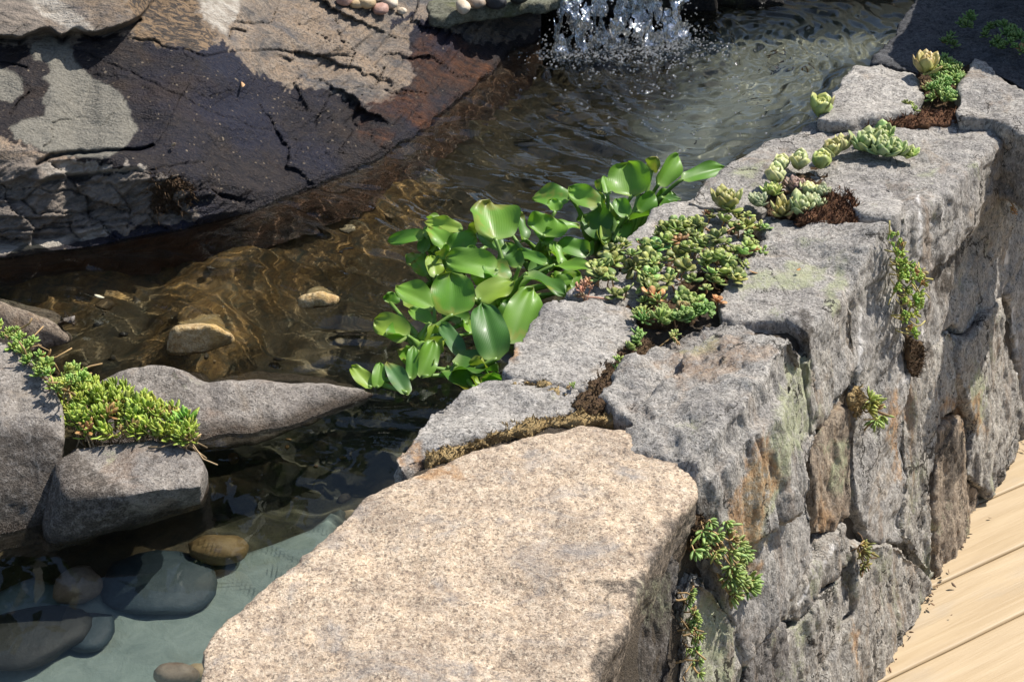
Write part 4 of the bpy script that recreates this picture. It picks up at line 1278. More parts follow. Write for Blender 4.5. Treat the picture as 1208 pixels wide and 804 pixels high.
# ------------------------------------------------------------------ plants
M['hyacinth'] = attr_leaf('hyacinth_leaf', 0.30, 0.46, 0.4, 0.06, veins=True)
M['petiole'] = attr_leaf('hyacinth_petiole', 0.12, 0.4)
M['succulent'] = attr_leaf('succulent_leaf', 0.10, 0.45, 0.4)
M['stem'] = attr_leaf('plant_stem', 0.0, 0.6, 0.3)


def nrm(v):
    return v / (np.linalg.norm(v) + 1e-12)


def hy_blade(base, tip, width, cup, roll, col, seed, arch=0.05):
    rg = np.random.default_rng(seed)
    ax = tip - base
    L = np.linalg.norm(ax)
    u_ = ax / L
    tocam = nrm(CAM - (base + tip) / 2)
    n0 = nrm(np.array([0.18, 0.05, 0.62]) + 0.55 * tocam + rg.normal(0, 0.12, 3))
    n0 = nrm(n0 - u_ * (n0 @ u_))
    v_ = np.cross(n0, u_)
    n0, v_ = n0 * math.cos(roll) + v_ * math.sin(roll), v_ * math.cos(roll) - n0 * math.sin(roll)
    nu, nv = 15, 13
    us, ws = np.linspace(0, 1, nu), np.linspace(-1, 1, nv)
    Uu, Ww = np.meshgrid(us, ws, indexing='ij')
    shp = np.sqrt(np.clip(1 - (2 * np.clip(Uu, 0, 1) ** 0.80 - 1) ** 2, 0, 1)) ** 0.9
    shp = np.maximum(shp, 0.05 * (1 - Uu))
    y = Ww * width / 2 * shp
    x = Uu * L + 0.10 * L * np.abs(Ww) ** 2 * (0.5 - Uu) * -0.9 * np.clip(1 - 2 * Uu, 0, 1)
    ph = rg.uniform(0, 6)
    zz = cup * width * (np.abs(Ww) ** 1.8) * shp - arch * L * (2 * Uu - 0.8) ** 2 + 0.08 * width * np.sin(4 * Uu + ph) * Ww + 0.085 * width * np.sin(9 * Uu + ph * 2) * Ww ** 3 + 0.06 * width * np.sin(8 * Uu - ph) * Ww ** 4 - 0.05 * width * (1 - np.abs(Ww)) ** 2 * shp + 0.05 * width * np.sin(7 * Ww + ph) * Uu ** 3
    V = base + x[..., None] * u_ + y[..., None] * v_ + zz[..., None] * n0
    V = V.reshape(-1, 3)
    fc_ = [(i * nv + j, i * nv + j + 1, (i + 1) * nv + j + 1, (i + 1) * nv + j) for i in range(nu - 1) for j in range(nv - 1)]
    me = new_mesh('leaf', V, fc_)
    e = np.clip(np.abs(Ww) ** 4, 0, 1).ravel()[:, None]
    bcol = np.asarray(col) * (1 + 0.10 * fbm(V, 30, 2, seed))[:, None]
    bs = np.clip(1 - Uu.ravel() * 4, 0, 1)[:, None] ** 2
    bcol = bcol * (1 - bs) + bs * np.array([0.26, 0.38, 0.10])
    tip_b = smoothstep(0.82, 1.0, Uu.ravel() + rg.normal(0, 0.05))[:, None] * rg.choice([0.15, 0.3, 0.8])
    blot = smoothstep(0.45, 0.7, fbm(V, 60, 3, seed + 3))[:, None] * rg.choice([0.0, 0.25, 0.6])
    bcol = bcol * (1 - blot) + blot * np.array([0.30, 0.30, 0.06])
    set_col(me, 'Col', bcol * (1 - 0.25 * e) * (1 - tip_b) + tip_b * np.array([0.26, 0.22, 0.06]))
    uvl = me.uv_layers.new(name='UVMap')
    li = np.empty(len(me.loops), int)
    me.loops.foreach_get('vertex_index', li)
    uv = np.stack([Uu.ravel(), Ww.ravel()], 1)[li]
    uvl.data.foreach_set('uv', uv.ravel())
    # a little thickness
    return me


G1, G2, G3, G4 = (0.115, 0.275, 0.032), (0.165, 0.335, 0.040), (0.26, 0.385, 0.05), (0.075, 0.185, 0.026)
cz = lambda x, y: (400 + x / 2.4375, 150 + y / 2.4375)
cy_ = lambda x, y: (380 + x / 2.512, y / 2.512)
# (base px, tip px, base height above water, tip height above water, width px, colour, roll, cup)
HY = []


def hz(b, t, zb, zt, w, col=G2, roll=0.0, cup=0.12, f=cz, sc=2.4375):
    HY.append((f(*b), f(*t), zb, zt, w / sc, col, roll, cup))


hz((448, 318), (435, 212), 0.085, 0.115, 165, G2, -0.1, 0.16)
hz((662, 200), (558, 200), 0.10, 0.098, 82, G1)
hz((748, 218), (662, 182), 0.10, 0.112, 72, G2, 0.25)
hz((352, 290), (248, 270), 0.08, 0.088, 48, G3)
hz((310, 338), (258, 284), 0.07, 0.085, 66, G2)
hz((318, 352), (392, 312), 0.07, 0.085, 76, G1)
hz((244, 305), (142, 326), 0.07, 0.062, 46, G1, 0.3)
hz((240, 358), (262, 280), 0.05, 0.078, 62, G4, 0.7)
hz((528, 322), (518, 248), 0.07, 0.09, 68, G4, -0.6)
hz((590, 312), (610, 256), 0.085, 0.105, 135, G2, 0.0, 0.22)
hz((612, 288), (692, 280), 0.085, 0.08, 55, G2, 0.4)
hz((282, 428), (266, 368), 0.045, 0.06, 62, G3)
hz((455, 408), (312, 372), 0.065, 0.082, 100, G2, 0.1)
hz((480, 440), (425, 388), 0.055, 0.07, 92, G1, -0.2)
hz((420, 455), (395, 408), 0.045, 0.06, 66, G3)
hz((328, 538), (322, 420), 0.035, 0.078, 150, G1, 0.0, 0.2)
hz((275, 518), (168, 452), 0.03, 0.05, 92, G2, 0.1)
hz((402, 496), (500, 440), 0.045, 0.062, 92, G3, 0.1)
hz((455, 665), (412, 505), 0.03, 0.07, 120, (0.07, 0.19, 0.035), 0.1, 0.10)
hz((492, 612), (560, 462), 0.035, 0.075, 118, G2, -0.15, 0.08)
hz((196, 600), (104, 552), 0.02, 0.034, 92, G3, 0.2)
hz((262, 562), (205, 520), 0.03, 0.04, 58, G2)
hz((352, 655), (296, 562), 0.02, 0.04, 60, (0.075, 0.18, 0.05))
hz((208, 722), (214, 628), 0.01, 0.036, 44, G1, 0.3)
hz((238, 716), (274, 612), 0.01, 0.04, 74, G2, -0.2)
hz((92, 748), (38, 686), 0.004, 0.022, 58, G3)
hz((110, 748), (118, 676), 0.004, 0.024, 44, G2)
hz((196, 764), (140, 672), 0.004, 0.024, 60, (0.085, 0.20, 0.06))
hz((330, 680), (452, 690), 0.018, 0.024, 130, G4, 0.5, 0.15)
hz((310, 690), (372, 750), 0.012, 0.008, 80, G4, -0.2)
hz((540, 420), (648, 470), 0.06, 0.055, 84, G4, 0.3)
hz((622, 396), (722, 398), 0.06, 0.07, 62, G2, 0.2)
hz((640, 392), (622, 332), 0.06, 0.078, 48, G2, -0.4)
hz((600, 392), (516, 352), 0.06, 0.07, 42, G1, 0.2)
hz((622, 450), (672, 432), 0.05, 0.058, 46, G2)
hz((520, 400), (480, 330), 0.055, 0.07, 60, G4, 0.3)
hz((560, 430), (600, 360), 0.04, 0.055, 70, G4, 0.0)
hz((470, 350), (400, 300), 0.06, 0.072, 70, G4, 0.2)
hz((300, 470), (360, 420), 0.03, 0.045, 70, G4)
hz((370, 560), (300, 520), 0.02, 0.035, 70, G4)
hz((480, 560), (520, 500), 0.03, 0.05, 90, G4)
hz((260, 640), (300, 600), 0.01, 0.02, 60, G4)
hz((920, 578), (908, 482), 0.10, 0.135, 150, G2, 0.25, 0.26, cy_, 2.512)
hz((998, 545), (1058, 458), 0.11, 0.14, 72, G2, -0.7, 0.2, cy_, 2.512)
hz((846, 575), (838, 520), 0.09, 0.105, 36, G2, 0, 0.12, cy_, 2.512)
hz((822, 605), (735, 552), 0.085, 0.098, 76, G1, 0.2, 0.12, cy_, 2.512)
hz((940, 625), (985, 572), 0.085, 0.105, 64, G1, -0.5, 0.2, cy_, 2.512)
hz((905, 640), (872, 588), 0.085, 0.10, 56, G1, 0.5, 0.2, cy_, 2.512)
hz((860, 690), (775, 638), 0.06, 0.075, 105, G4, 0.2, 0.15, cy_, 2.512)
hz((870, 715), (905, 645), 0.05, 0.072, 66, G2, 0.0, 0.15, cy_, 2.512)
hz((812, 710), (795, 650), 0.05, 0.07, 34, G3, 0.0, 0.15, cy_, 2.512)
hz((840, 720), (838, 655), 0.05, 0.07, 40, G3, 0.0, 0.15, cy_, 2.512)
hz((1070, 530), (1192, 490), 0.11, 0.115, 66, G1, 0.1, 0.1, cy_, 2.512)
hz((1008, 585), (1062, 588), 0.10, 0.10, 26, G4, 0.3, 0.1, cy_, 2.512)
hz((790, 745), (700, 720), 0.05, 0.06, 70, G1, 0.2, 0.15, cy_, 2.512)
rh = np.random.default_rng(77)
HC = np.array([((b[0] + t_[0]) / 2, (b[1] + t_[1]) / 2) for b, t_, *_ in HY])
for k in range(62):                              # smaller leaves deeper in the clump
    i = rh.integers(0, len(HC))
    x, y = HC[i] + np.array([rh.normal(0, 13), abs(rh.normal(6, 12))])
    if x < 432 and y > 380:
        continue
    zb = max(0.012, HY[i][2] - rh.uniform(0.008, 0.035))
    an = rh.normal(-1.5, 0.7)
    L_ = rh.uniform(16, 30)
    HY.append(((x, y), (x + L_ * math.cos(an), y + L_ * 0.8 * math.sin(an)), zb, zb + rh.uniform(0.008, 0.022), rh.uniform(18, 34), [G1, G2, G3, G4, G2, (0.22, 0.30, 0.045)][rh.integers(0, 6)], rh.normal(0, 0.5), rh.uniform(0.08, 0.3)))
plants = [(440, 452, 'low water hyacinth at the tip of the wedge boulder, its leaves nearest the water'), (495, 405, 'water hyacinth with one glossy cupped leaf reaching over the stream'), (545, 440, 'water hyacinth with broad ribbed leaves pressed against the grey capstone'),
          (520, 330, 'water hyacinth with a ruffled upright leaf at the middle of the clump'), (590, 360, 'water hyacinth in the thick of the clump beside the dark drooping leaf'), (640, 320, 'water hyacinth with a flat spoon leaf on a long pale stalk'), (712, 300, 'dark leaved water hyacinth just below the tallest one'), (752, 285, 'tallest water hyacinth with a swollen pale stalk at the wall edge')]
HP = []
for (px, py, lb) in plants:
    b = at(px, py, WATER)
    HP.append((empty('water_hyacinth', b - np.array([0, 0, 0.004]), lb, 'water plant', 'water hyacinths floating against the wall'), b))
for k, (b, t_, zb, zt, w, col, roll, cup) in enumerate(HY):
    b3, t3 = at(b[0], b[1], WATER + zb), at(t_[0], t_[1], WATER + zt)
    best_i = min(range(len(HP)), key=lambda i: np.hypot(*(HP[i][1][:2] - b3[:2])))
    root, rb = HP[best_i]
    wm = w * per_px(b3) * 0.88
    mid_ = (b3 + t3) / 2
    b3, t3 = mid_ + (b3 - mid_) * 1.0, mid_ + (t3 - mid_) * 1.08
    me = hy_blade(b3, t3, wm, cup, roll, col, 500 + k)
    lf = link('leaf', me, M['hyacinth'], root)
    n = 12
    f = np.linspace(0, 1, n)[:, None]
    st = rb + np.array([rng.normal(0, 0.008), rng.normal(0, 0.008), -0.005])
    far = np.linalg.norm((b3 - st)[:2])
    if far > 0.11:
        st = b3 + (st - b3) * 0.11 / far
        st[2] = WATER - 0.005
    ctl = st + (b3 - st) * np.array([0.45, 0.45, 0.75])
    pts = (1 - f) ** 2 * st + 2 * f * (1 - f) * ctl + f ** 2 * b3
    rad = 0.0028 + (0.006 if k not in (42, 46) else 0.011) * np.exp(-((f[:, 0] - 0.3) / 0.22) ** 2) * (1.0 if zb > 0.03 else 0.5)
    mb = MB()
    V_, F_ = tube(pts, rad, 9)
    cc = np.array([0.16, 0.27, 0.055]) * (1 + 0.3 * np.repeat(1 - f, 9, 0))
    mb.add(V_, F_, cc)
    mb.build('petiole', M['petiole'], lf)


# ---- fleshy leaves
def fleshy(L, W, T, curl=0.0, point=0.6):
    rings = [(0.0, 0.25), (0.3, 0.75), (0.62, 1.0), (0.86, point)]
    V, Fc = [], []
    for (u, w) in rings:
        z_ = curl * L * u * u
        V += [(u * L, -W / 2 * w, z_), (u * L, 0, z_ + T * 0.35 * w), (u * L, W / 2 * w, z_), (u * L, 0, z_ - T * 0.65 * w)]
    V.append((L, 0, curl * L))
    n = len(rings)
    for i in range(n - 1):
        for j in range(4):
            Fc.append((i * 4 + j, i * 4 + (j + 1) % 4, (i + 1) * 4 + (j + 1) % 4, (i + 1) * 4 + j))
    for j in range(4):
        Fc.append(((n - 1) * 4 + j, (n - 1) * 4 + (j + 1) % 4, n * 4))
    return np.array(V), Fc


UCOL = np.array([0, 0, 0, 0, .3, .3, .3, .3, .62, .62, .62, .62, .86, .86, .86, .86, 1.0])[:, None]


def frame(axis):
    axis = nrm(np.asarray(axis, float))
    a = np.cross(axis, [0.3, 0.9, 0.1])
    a = nrm(a)
    return a, np.cross(axis, a), axis


def rosette(mb, c, axis, n, L, W, T, e0, e1, col, tip, rg, inner=0.45, rise=0.0, curl=0.15, jit=0.12, tipw=0.35, point=0.6):
    """n fleshy leaves spiralling round an axis; e0/e1: elevation in degrees of the innermost and outermost leaves"""
    a, b, ax = frame(axis)
    ph = rg.uniform(0, 6.28)
    for i in range(n):
        f = (i + 0.5) / n
        th = ph + i * 2.39996
        el = math.radians(e0 + (e1 - e0) * f + rg.normal(0, 5))
        d = a * math.cos(th) + b * math.sin(th)
        sd = -a * math.sin(th) + b * math.cos(th)
        x_ = d * math.cos(el) + ax * math.sin(el)
        z_ = -d * math.sin(el) + ax * math.cos(el)
        l = L * (inner + (1 - inner) * f) * (1 + rg.normal(0, jit * 0.6))
        V, Fc = fleshy(l, W * (0.55 + 0.45 * f) * (1 + rg.normal(0, jit * 0.5)), T, curl, point)
        P = c + ax * (rise * (1 - f)) + d * 0.04 * L + V[:, :1] * x_ + V[:, 1:2] * sd + V[:, 2:3] * z_
        cc = np.asarray(col) * (1 + rg.normal(0, jit)) * (1 + np.array([rg.normal(0, 0.06), 0, rg.normal(0, 0.05)]))
        mixw = tipw * UCOL ** 3
        mb.add(P, Fc, np.clip(cc * (1 - mixw) * (0.92 + 0.12 * UCOL) + np.asarray(tip) * mixw, 0, 1))


def pts_in(poly, n, rg):
    poly = np.array(poly, float)
    lo, hi = poly.min(0), poly.max(0)
    out = []
    while len(out) < n:
        p = rg.uniform(lo, hi, (n * 3, 2))
        ok = poly_sd(p[:, 0], p[:, 1], poly) > 0
        out += list(p[ok])
    return np.array(out[:n])


PALE, LIME, SED, BLU, YEL = (0.58, 0.63, 0.30), (0.46, 0.56, 0.18), (0.31, 0.40, 0.115), (0.28, 0.38, 0.22), (0.48, 0.48, 0.20)
PINK, RED = (0.45, 0.22, 0.13), (0.36, 0.10, 0.05)
TAN = (0.34, 0.22, 0.10)


def houseleek(px, py, r, z, col, label, n=26, e0=85, e1=35, tip=PINK, tipw=0.25, axis=(0, 0, 1), seed=0, W=0.62, curl=0.3):
    rg = np.random.default_rng(seed)
    c = at(px, py + r * 0.45, z)
    R = 1.06 * r * per_px(c)
    mb = MB()
    rosette(mb, c, np.asarray(axis, float) + rg.normal(0, 0.08, 3), n, R * 1.45, R * W * 1.5, R * 0.28, e0, e1, col, tip, rg, inner=0.5, curl=curl, tipw=tipw, rise=R * 0.12)
    return tag(mb.build('houseleek', M['succulent'], None, c), label, 'succulent', 'houseleek rosettes in the wall joints')


for i, (px, py, r, z, col, lb, kw) in enumerate([
    (967, 129, 20, 0.012, LIME, 'closed tulip shaped green rosette at the water edge of the upper joint', dict(n=22, e0=88, e1=58, tipw=0.3, W=0.8, curl=0.1)),
    (1090, 78, 19, 0.03, YEL, 'pale rosette with red tips at the top of the far joint', dict(n=24, e0=85, e1=30, tip=RED, tipw=0.5)),
    (915, 209, 17, 0.012, PALE, 'plump closed pale rosette at the left end of the rosette row', dict(n=30, e0=88, e1=55, W=0.85)),
    (920, 196, 14, 0.012, PALE, 'pale closed rosette just behind the plump leftmost one', dict(n=28, e0=88, e1=55, W=0.85)),
    (942, 193, 15, 0.012, PALE, 'pale closed rosette second along the rosette row', dict(n=28, e0=88, e1=50, W=0.85)),
    (938, 219, 14, 0.012, (0.26, 0.22, 0.16), 'dull purple rosette among the pale green ones', dict(n=28, e0=75, e1=15, tip=(0.3, 0.12, 0.12), tipw=0.6)),
    (968, 192, 15, 0.014, LIME, 'yellow green closed rosette in the middle of the row', dict(n=28, e0=88, e1=50, W=0.85)),
    (979, 178, 15, 0.014, YEL, 'yellowish rosette between the closed and the open rosettes', dict(n=26, e0=86, e1=45, W=0.8)),
    (994, 172, 13, 0.016, YEL, 'small yellowish rosette beside the big open rosettes', dict(n=24, e0=86, e1=40)),
    (1020, 168, 20, 0.016, (0.33, 0.44, 0.19), 'big open green rosette at the head of the row', dict(n=22, e0=80, e1=20, W=0.55)),
    (1041, 158, 14, 0.02, (0.30, 0.42, 0.15), 'round light green rosette furthest back in the row', dict(n=20, e0=80, e1=30, W=0.8)),
    (1040, 174, 19, 0.018, (0.34, 0.45, 0.20), 'open green rosette in front of the round light one', dict(n=22, e0=75, e1=15, W=0.55)),
    (1058, 176, 16, 0.018, (0.33, 0.44, 0.18), 'open green rosette with pointed leaves towards the wall face', dict(n=20, e0=75, e1=15)),
    (1073, 180, 11, 0.016, LIME, 'small outermost rosette ending the row by the wall face', dict(n=14, e0=70, e1=10)),
    (855, 238, 20, 0.008, (0.30, 0.34, 0.11), 'half open rosette with rosy tips at the left end of the big joint', dict(n=26, e0=88, e1=30, tip=RED, tipw=0.25, W=0.6)),
    (893, 237, 12, 0.008, BLU, 'little blue green flat rosette beside the rosy tipped one', dict(n=34, e0=80, e1=20)),
    (910, 224, 12, 0.008, LIME, 'flat mossy green rosette under the plump pale one', dict(n=24, e0=80, e1=20)),
    (944, 244, 19, 0.010, (0.36, 0.46, 0.22), 'opened green rosette at the edge of the brown moss', dict(n=18, e0=80, e1=25, W=0.6)),
    (968, 228, 13, 0.012, BLU, 'pale bluish rosette right against the brown moss', dict(n=20, e0=80, e1=25)),
    (960, 240, 14, 0.010, (0.37, 0.47, 0.25), 'greyish green rosette between the opened one and the moss', dict(n=18, e0=78, e1=25)),
    (923, 246, 17, 0.008, (0.42, 0.40, 0.14), 'yellow rosette with long leaves beside the opened green one', dict(n=14, e0=75, e1=20, W=0.45)),
    (952, 226, 12, 0.012, PALE, 'small pale rosette beside the dull purple one', dict(n=24, e0=85, e1=40, W=0.8))]):
    houseleek(px, py, r, z, col, lb, seed=700 + i, **kw)


def sedum(name, label, poly, n, z, hmin, hmax, L, W, npl, col, tip, e0, e1, rise=0.0, seed=0, surf=None, axis=(0, 0, 1), lean=0.3, stems=True, group=None, cat='sedum', tipw=0.3, T=0.22, stemcol=TAN, point=0.7, rootp=None, colvar=0.12):
    """mat of little fleshy shoots: every shoot a rosette at the end of its own stem"""
    rg = np.random.default_rng(seed)
    pp = pts_in(poly, n, rg)
    foot = (lambda x, y, h: at(x, y, z + h)) if surf is None else (lambda x, y, h: surf(x, y, h))
    ctr = np.array(poly, float).mean(0)
    org = foot(ctr[0], ctr[1], 0.0)
    root = empty(name, org, label, cat, group)
    mf, ms = MB(), MB()
    sd_ = poly_sd(pp[:, 0], pp[:, 1], poly)
    smax = max(sd_.max(), 1e-6)
    for (x, y), q in zip(pp, sd_):
        h = hmin + (hmax - hmin) * (0.35 + 0.65 * q / smax) * rg.uniform(0.6, 1.1)
        g_ = foot(x, y, 0.0)
        a = nrm(np.asarray(axis, float) + rg.normal(0, lean, 3))
        c = g_ + nrm(np.asarray(axis, float)) * h + rg.normal(0, 0.002, 3)
        s_ = rg.uniform(0.55, 1.2)
        if rg.random() < 0.07:
            col_ = np.array([0.36, 0.20, 0.09])
        else:
            col_ = np.asarray(col)
        rosette(mf, c, a, npl, L * s_, W * s_, L * T, e0, e1, col_ * (1 + rg.normal(0, colvar)) * np.array([1 + rg.normal(0, 0.12), 1, 1]), tip, rg, inner=0.4, rise=rise * s_, tipw=tipw, point=point)
        if stems:
            rp = (g_ + rg.normal(0, 0.012, 3) if rootp is None else g_ * 0.45 + foot(*rootp, 0.0) * 0.55)
            rp = rp - nrm(np.asarray(axis, float)) * 0.002
            mid_ = (rp + c) / 2 + rg.normal(0, 0.003, 3)
            ms.add(*tube([rp, mid_, c, c + a * rise * s_ * 0.8], 0.0011 * (0.7 + 0.5 * rg.random()), 5), np.asarray(stemcol) * rg.uniform(0.7, 1.25))
    mf.build('foliage', M['succulent'], root)
    if stems:
        ms.build('stem', M['stem'], root)
    return root


main_poly = [(690, 330), (722, 296), (752, 300), (778, 276), (800, 262), (850, 262), (878, 258), (902, 268), (908, 290), (886, 318), (862, 350), (838, 372), (800, 388), (772, 384), (738, 362), (712, 352)]
sedum('sedum', 'big spreading green sedum with tan stems filling the joint between capstones', main_poly, 120, -0.004, 0.006, 0.030, 0.0185, 0.0140, 8, SED, (0.42, 0.26, 0.10), 55, -4, 0.002, 801, T=0.13, point=0.85, stemcol=(0.48, 0.28, 0.14), lean=0.3, colvar=0.24, tipw=0.25)
sedum('sedum', 'spiky pale green sedum tuft below the big sedum', [(745, 385), (760, 360), (785, 362), (790, 385), (775, 402), (755, 400)], 14, 0.0, 0.006, 0.016, 0.017, 0.0045, 16, (0.27, 0.36, 0.09), YEL, 80, 15, 0.006, 802, stems=False)
sedum('sedum', 'compact round leaved sedum right of the spiky tuft', [(786, 382), (800, 370), (832, 368), (840, 374), (815, 386), (795, 392)], 12, 0.0, 0.004, 0.014, 0.013, 0.010, 14, (0.15, 0.27, 0.06), LIME, 75, 10, 0.003, 803, stems=False)
sedum('sedum', 'small sedum shoot on the brown moss below the spiky tuft', [(736, 410), (755, 398), (758, 412), (742, 418)], 4, 0.0, 0.004, 0.01, 0.013, 0.006, 14, (0.22, 0.33, 0.08), LIME, 75, 15, 0.003, 804, stems=False)
sedum('sedum', 'lowest small sedum shoot in the brown moss strip', [(722, 432), (736, 422), (741, 432), (728, 440)], 4, 0.0, 0.004, 0.01, 0.013, 0.006, 12, (0.22, 0.33, 0.08), LIME, 75, 15, 0.003, 805, stems=False)
sedum('sedum', 'lone tiny sedum sprig on the bare grey capstone', [(788, 400), (796, 396), (797, 406), (790, 410)], 3, 0.004, 0.003, 0.006, 0.010, 0.005, 10, (0.28, 0.34, 0.10), PINK, 70, 10, 0.002, 806)
sedum('sedum', 'tiny green sprig where the narrow joint meets the tan moss', [(664, 462), (674, 456), (678, 462), (668, 466)], 3, 0.0, 0.002, 0.005, 0.008, 0.004, 9, (0.25, 0.34, 0.09), LIME, 70, 10, 0.002, 807, stems=False)
sedum('sedum', 'dried reddish sedum stems at the left edge of the big sedum', [(676, 350), (690, 338), (700, 342), (698, 354), (684, 358)], 9, 0.0, 0.003, 0.012, 0.011, 0.005, 6, (0.38, 0.20, 0.12), (0.5, 0.3, 0.2), 60, 5, 0.002, 808, stemcol=(0.45, 0.24, 0.16))
sedum('sedum', 'feathery green sedum spilling down the far joint below the red tipped rosette', [(1096, 92), (1112, 78), (1130, 84), (1134, 100), (1128, 128), (1112, 136), (1096, 124), (1090, 108)], 46, 0.008, 0.008, 0.022, 0.015, 0.0055, 15, (0.22, 0.34, 0.09), LIME, 78, 10, 0.006, 809, stems=False)
sedum('sedum', 'small pale sedum sprig left of the feathery sedum', [(1062, 138), (1072, 128), (1080, 134), (1072, 142)], 6, 0.008, 0.004, 0.012, 0.011, 0.005, 11, (0.30, 0.36, 0.10), YEL, 75, 10, 0.004, 810, stems=False)
sedum('sedum', 'dark green sedum in the shade on the far capstone', [(1158, 44), (1180, 40), (1206, 56), (1206, 78), (1180, 76), (1165, 62)], 30, 0.015, 0.01, 0.03, 0.016, 0.006, 15, (0.10, 0.19, 0.05), LIME, 78, 10, 0.01, 811, stems=False)
sedum('sedum', 'little upright sedum in the shade furthest back', [(1128, 44), (1140, 34), (1148, 40), (1140, 50)], 8, 0.015, 0.012, 0.03, 0.014, 0.005, 15, (0.10, 0.19, 0.05), LIME, 80, 15, 0.01, 812, stems=False)
sedum('sedum', 'shaded sedum sprig just behind the red tipped rosette', [(1108, 62), (1120, 50), (1126, 58), (1114, 68)], 6, 0.012, 0.008, 0.02, 0.013, 0.005, 13, (0.10, 0.19, 0.05), LIME, 78, 12, 0.006, 813, stems=False)
# bright sedum between the left boulders
sedum('sedum', 'bright yellow green sedum cushion between the left boulders', [(74, 470), (88, 452), (112, 462), (135, 474), (165, 480), (195, 492), (226, 504), (254, 532), (215, 534), (180, 526), (120, 524), (78, 524)], 190, -0.055, 0.004, 0.026, 0.0190, 0.0078, 8, (0.33, 0.42, 0.065), (0.45, 0.46, 0.10), 70, 20, 0.012, 820, T=0.12, point=0.5, stemcol=(0.40, 0.28, 0.16), lean=0.4, colvar=0.15)
trail = np.array([(-20, 388), (10, 402), (32, 418), (52, 438), (70, 452), (84, 462)])
tpoly = np.vstack([trail + [4, -9], (trail + [-4, 9])[::-1]])
sedum('sedum', 'trailing light green sedum creeping over the top of the left boulder', tpoly.tolist(), 44, -0.002, 0.003, 0.010, 0.013, 0.0055, 11, (0.29, 0.40, 0.08), LIME, 70, 15, 0.006, 821, lean=0.45)
sedum('sedum', 'short sedum runner reaching from the left boulder towards the wedge boulder', [(72, 450), (96, 442), (104, 452), (88, 462), (74, 466)], 9, -0.03, 0.003, 0.012, 0.013, 0.006, 11, (0.25, 0.38, 0.08), LIME, 70, 15, 0.006, 822, lean=0.5)


def on_face(x, y, h):
    return fpt(x, y, 0.004 + h)


FAX = nrm(FN + np.array([0, 0, -0.1]))
sedum('creeping_plant', 'bright creeping plant hanging in the upright joint under the pale rosettes', [(1046, 268), (1056, 280), (1064, 305), (1080, 310), (1084, 330), (1082, 365), (1078, 392), (1070, 402), (1062, 380), (1052, 330), (1046, 295)], 70, 0, 0.002, 0.014, 0.0088, 0.0060, 9, (0.24, 0.36, 0.05), (0.42, 0.42, 0.08), 65, 5, 0.004, 830, surf=on_face, axis=FAX, lean=0.5, cat='creeping plant', stemcol=(0.40, 0.34, 0.12))
sedum('creeping_plant', 'tuft of long narrow leaves growing from the crack in the middle of the wall face', [(1003, 470), (1014, 464), (1028, 476), (1034, 494), (1022, 500), (1010, 488)], 9, 0, 0.004, 0.016, 0.020, 0.0052, 9, (0.36, 0.42, 0.10), YEL, 65, 10, 0.004, 831, surf=on_face, axis=FAX, lean=0.5, cat='creeping plant', stemcol=(0.30, 0.22, 0.08))
sedum('creeping_plant', 'large hanging green plant under the right edge of the tan capstone', [(822, 606), (836, 590), (848, 604), (862, 628), (874, 650), (878, 680), (862, 704), (846, 690), (832, 664), (812, 650), (800, 644), (812, 630)], 42, 0, 0.004, 0.024, 0.0165, 0.0052, 9, (0.23, 0.32, 0.09), LIME, 65, 10, 0.008, 832, surf=on_face, axis=nrm(FN + np.array([0, 0, -0.45])), lean=0.5, cat='creeping plant', stemcol=(0.42, 0.28, 0.13), rootp=(828, 622))
sedum('creeping_plant', 'thin green strand trailing down from the large hanging plant', [(805, 690), (813, 688), (816, 730), (820, 790), (812, 820), (808, 760)], 26, 0, 0.002, 0.008, 0.0095, 0.005, 8, (0.24, 0.34, 0.09), LIME, 65, 5, 0.003, 833, surf=on_face, axis=FAX, lean=0.5, cat='creeping plant')
sedum('creeping_plant', 'half withered tuft low on the wall face near the deck', [(1000, 640), (1010, 634), (1022, 648), (1022, 664), (1010, 672), (1002, 660)], 9, 0, 0.003, 0.014, 0.015, 0.004, 8, (0.20, 0.15, 0.05), (0.3, 0.36, 0.08), 65, 5, 0.004, 834, surf=on_face, axis=FAX, lean=0.6, cat='creeping plant', stemcol=(0.14, 0.08, 0.04), tipw=0.7, colvar=0.5)
sedum('creeping_plant', 'wispy green plant in the joint at the right end of the wall', [(1184, 192), (1194, 198), (1198, 230), (1194, 252), (1186, 230)], 14, 0, 0.002, 0.010, 0.010, 0.004, 8, (0.20, 0.28, 0.06), LIME, 65, 5, 0.004, 835, surf=on_face, axis=FAX, lean=0.6, cat='creeping plant')


M['moss_red'] = soil_mat('moss_red', (0.13, 0.05, 0.022), (0.20, 0.095, 0.04))


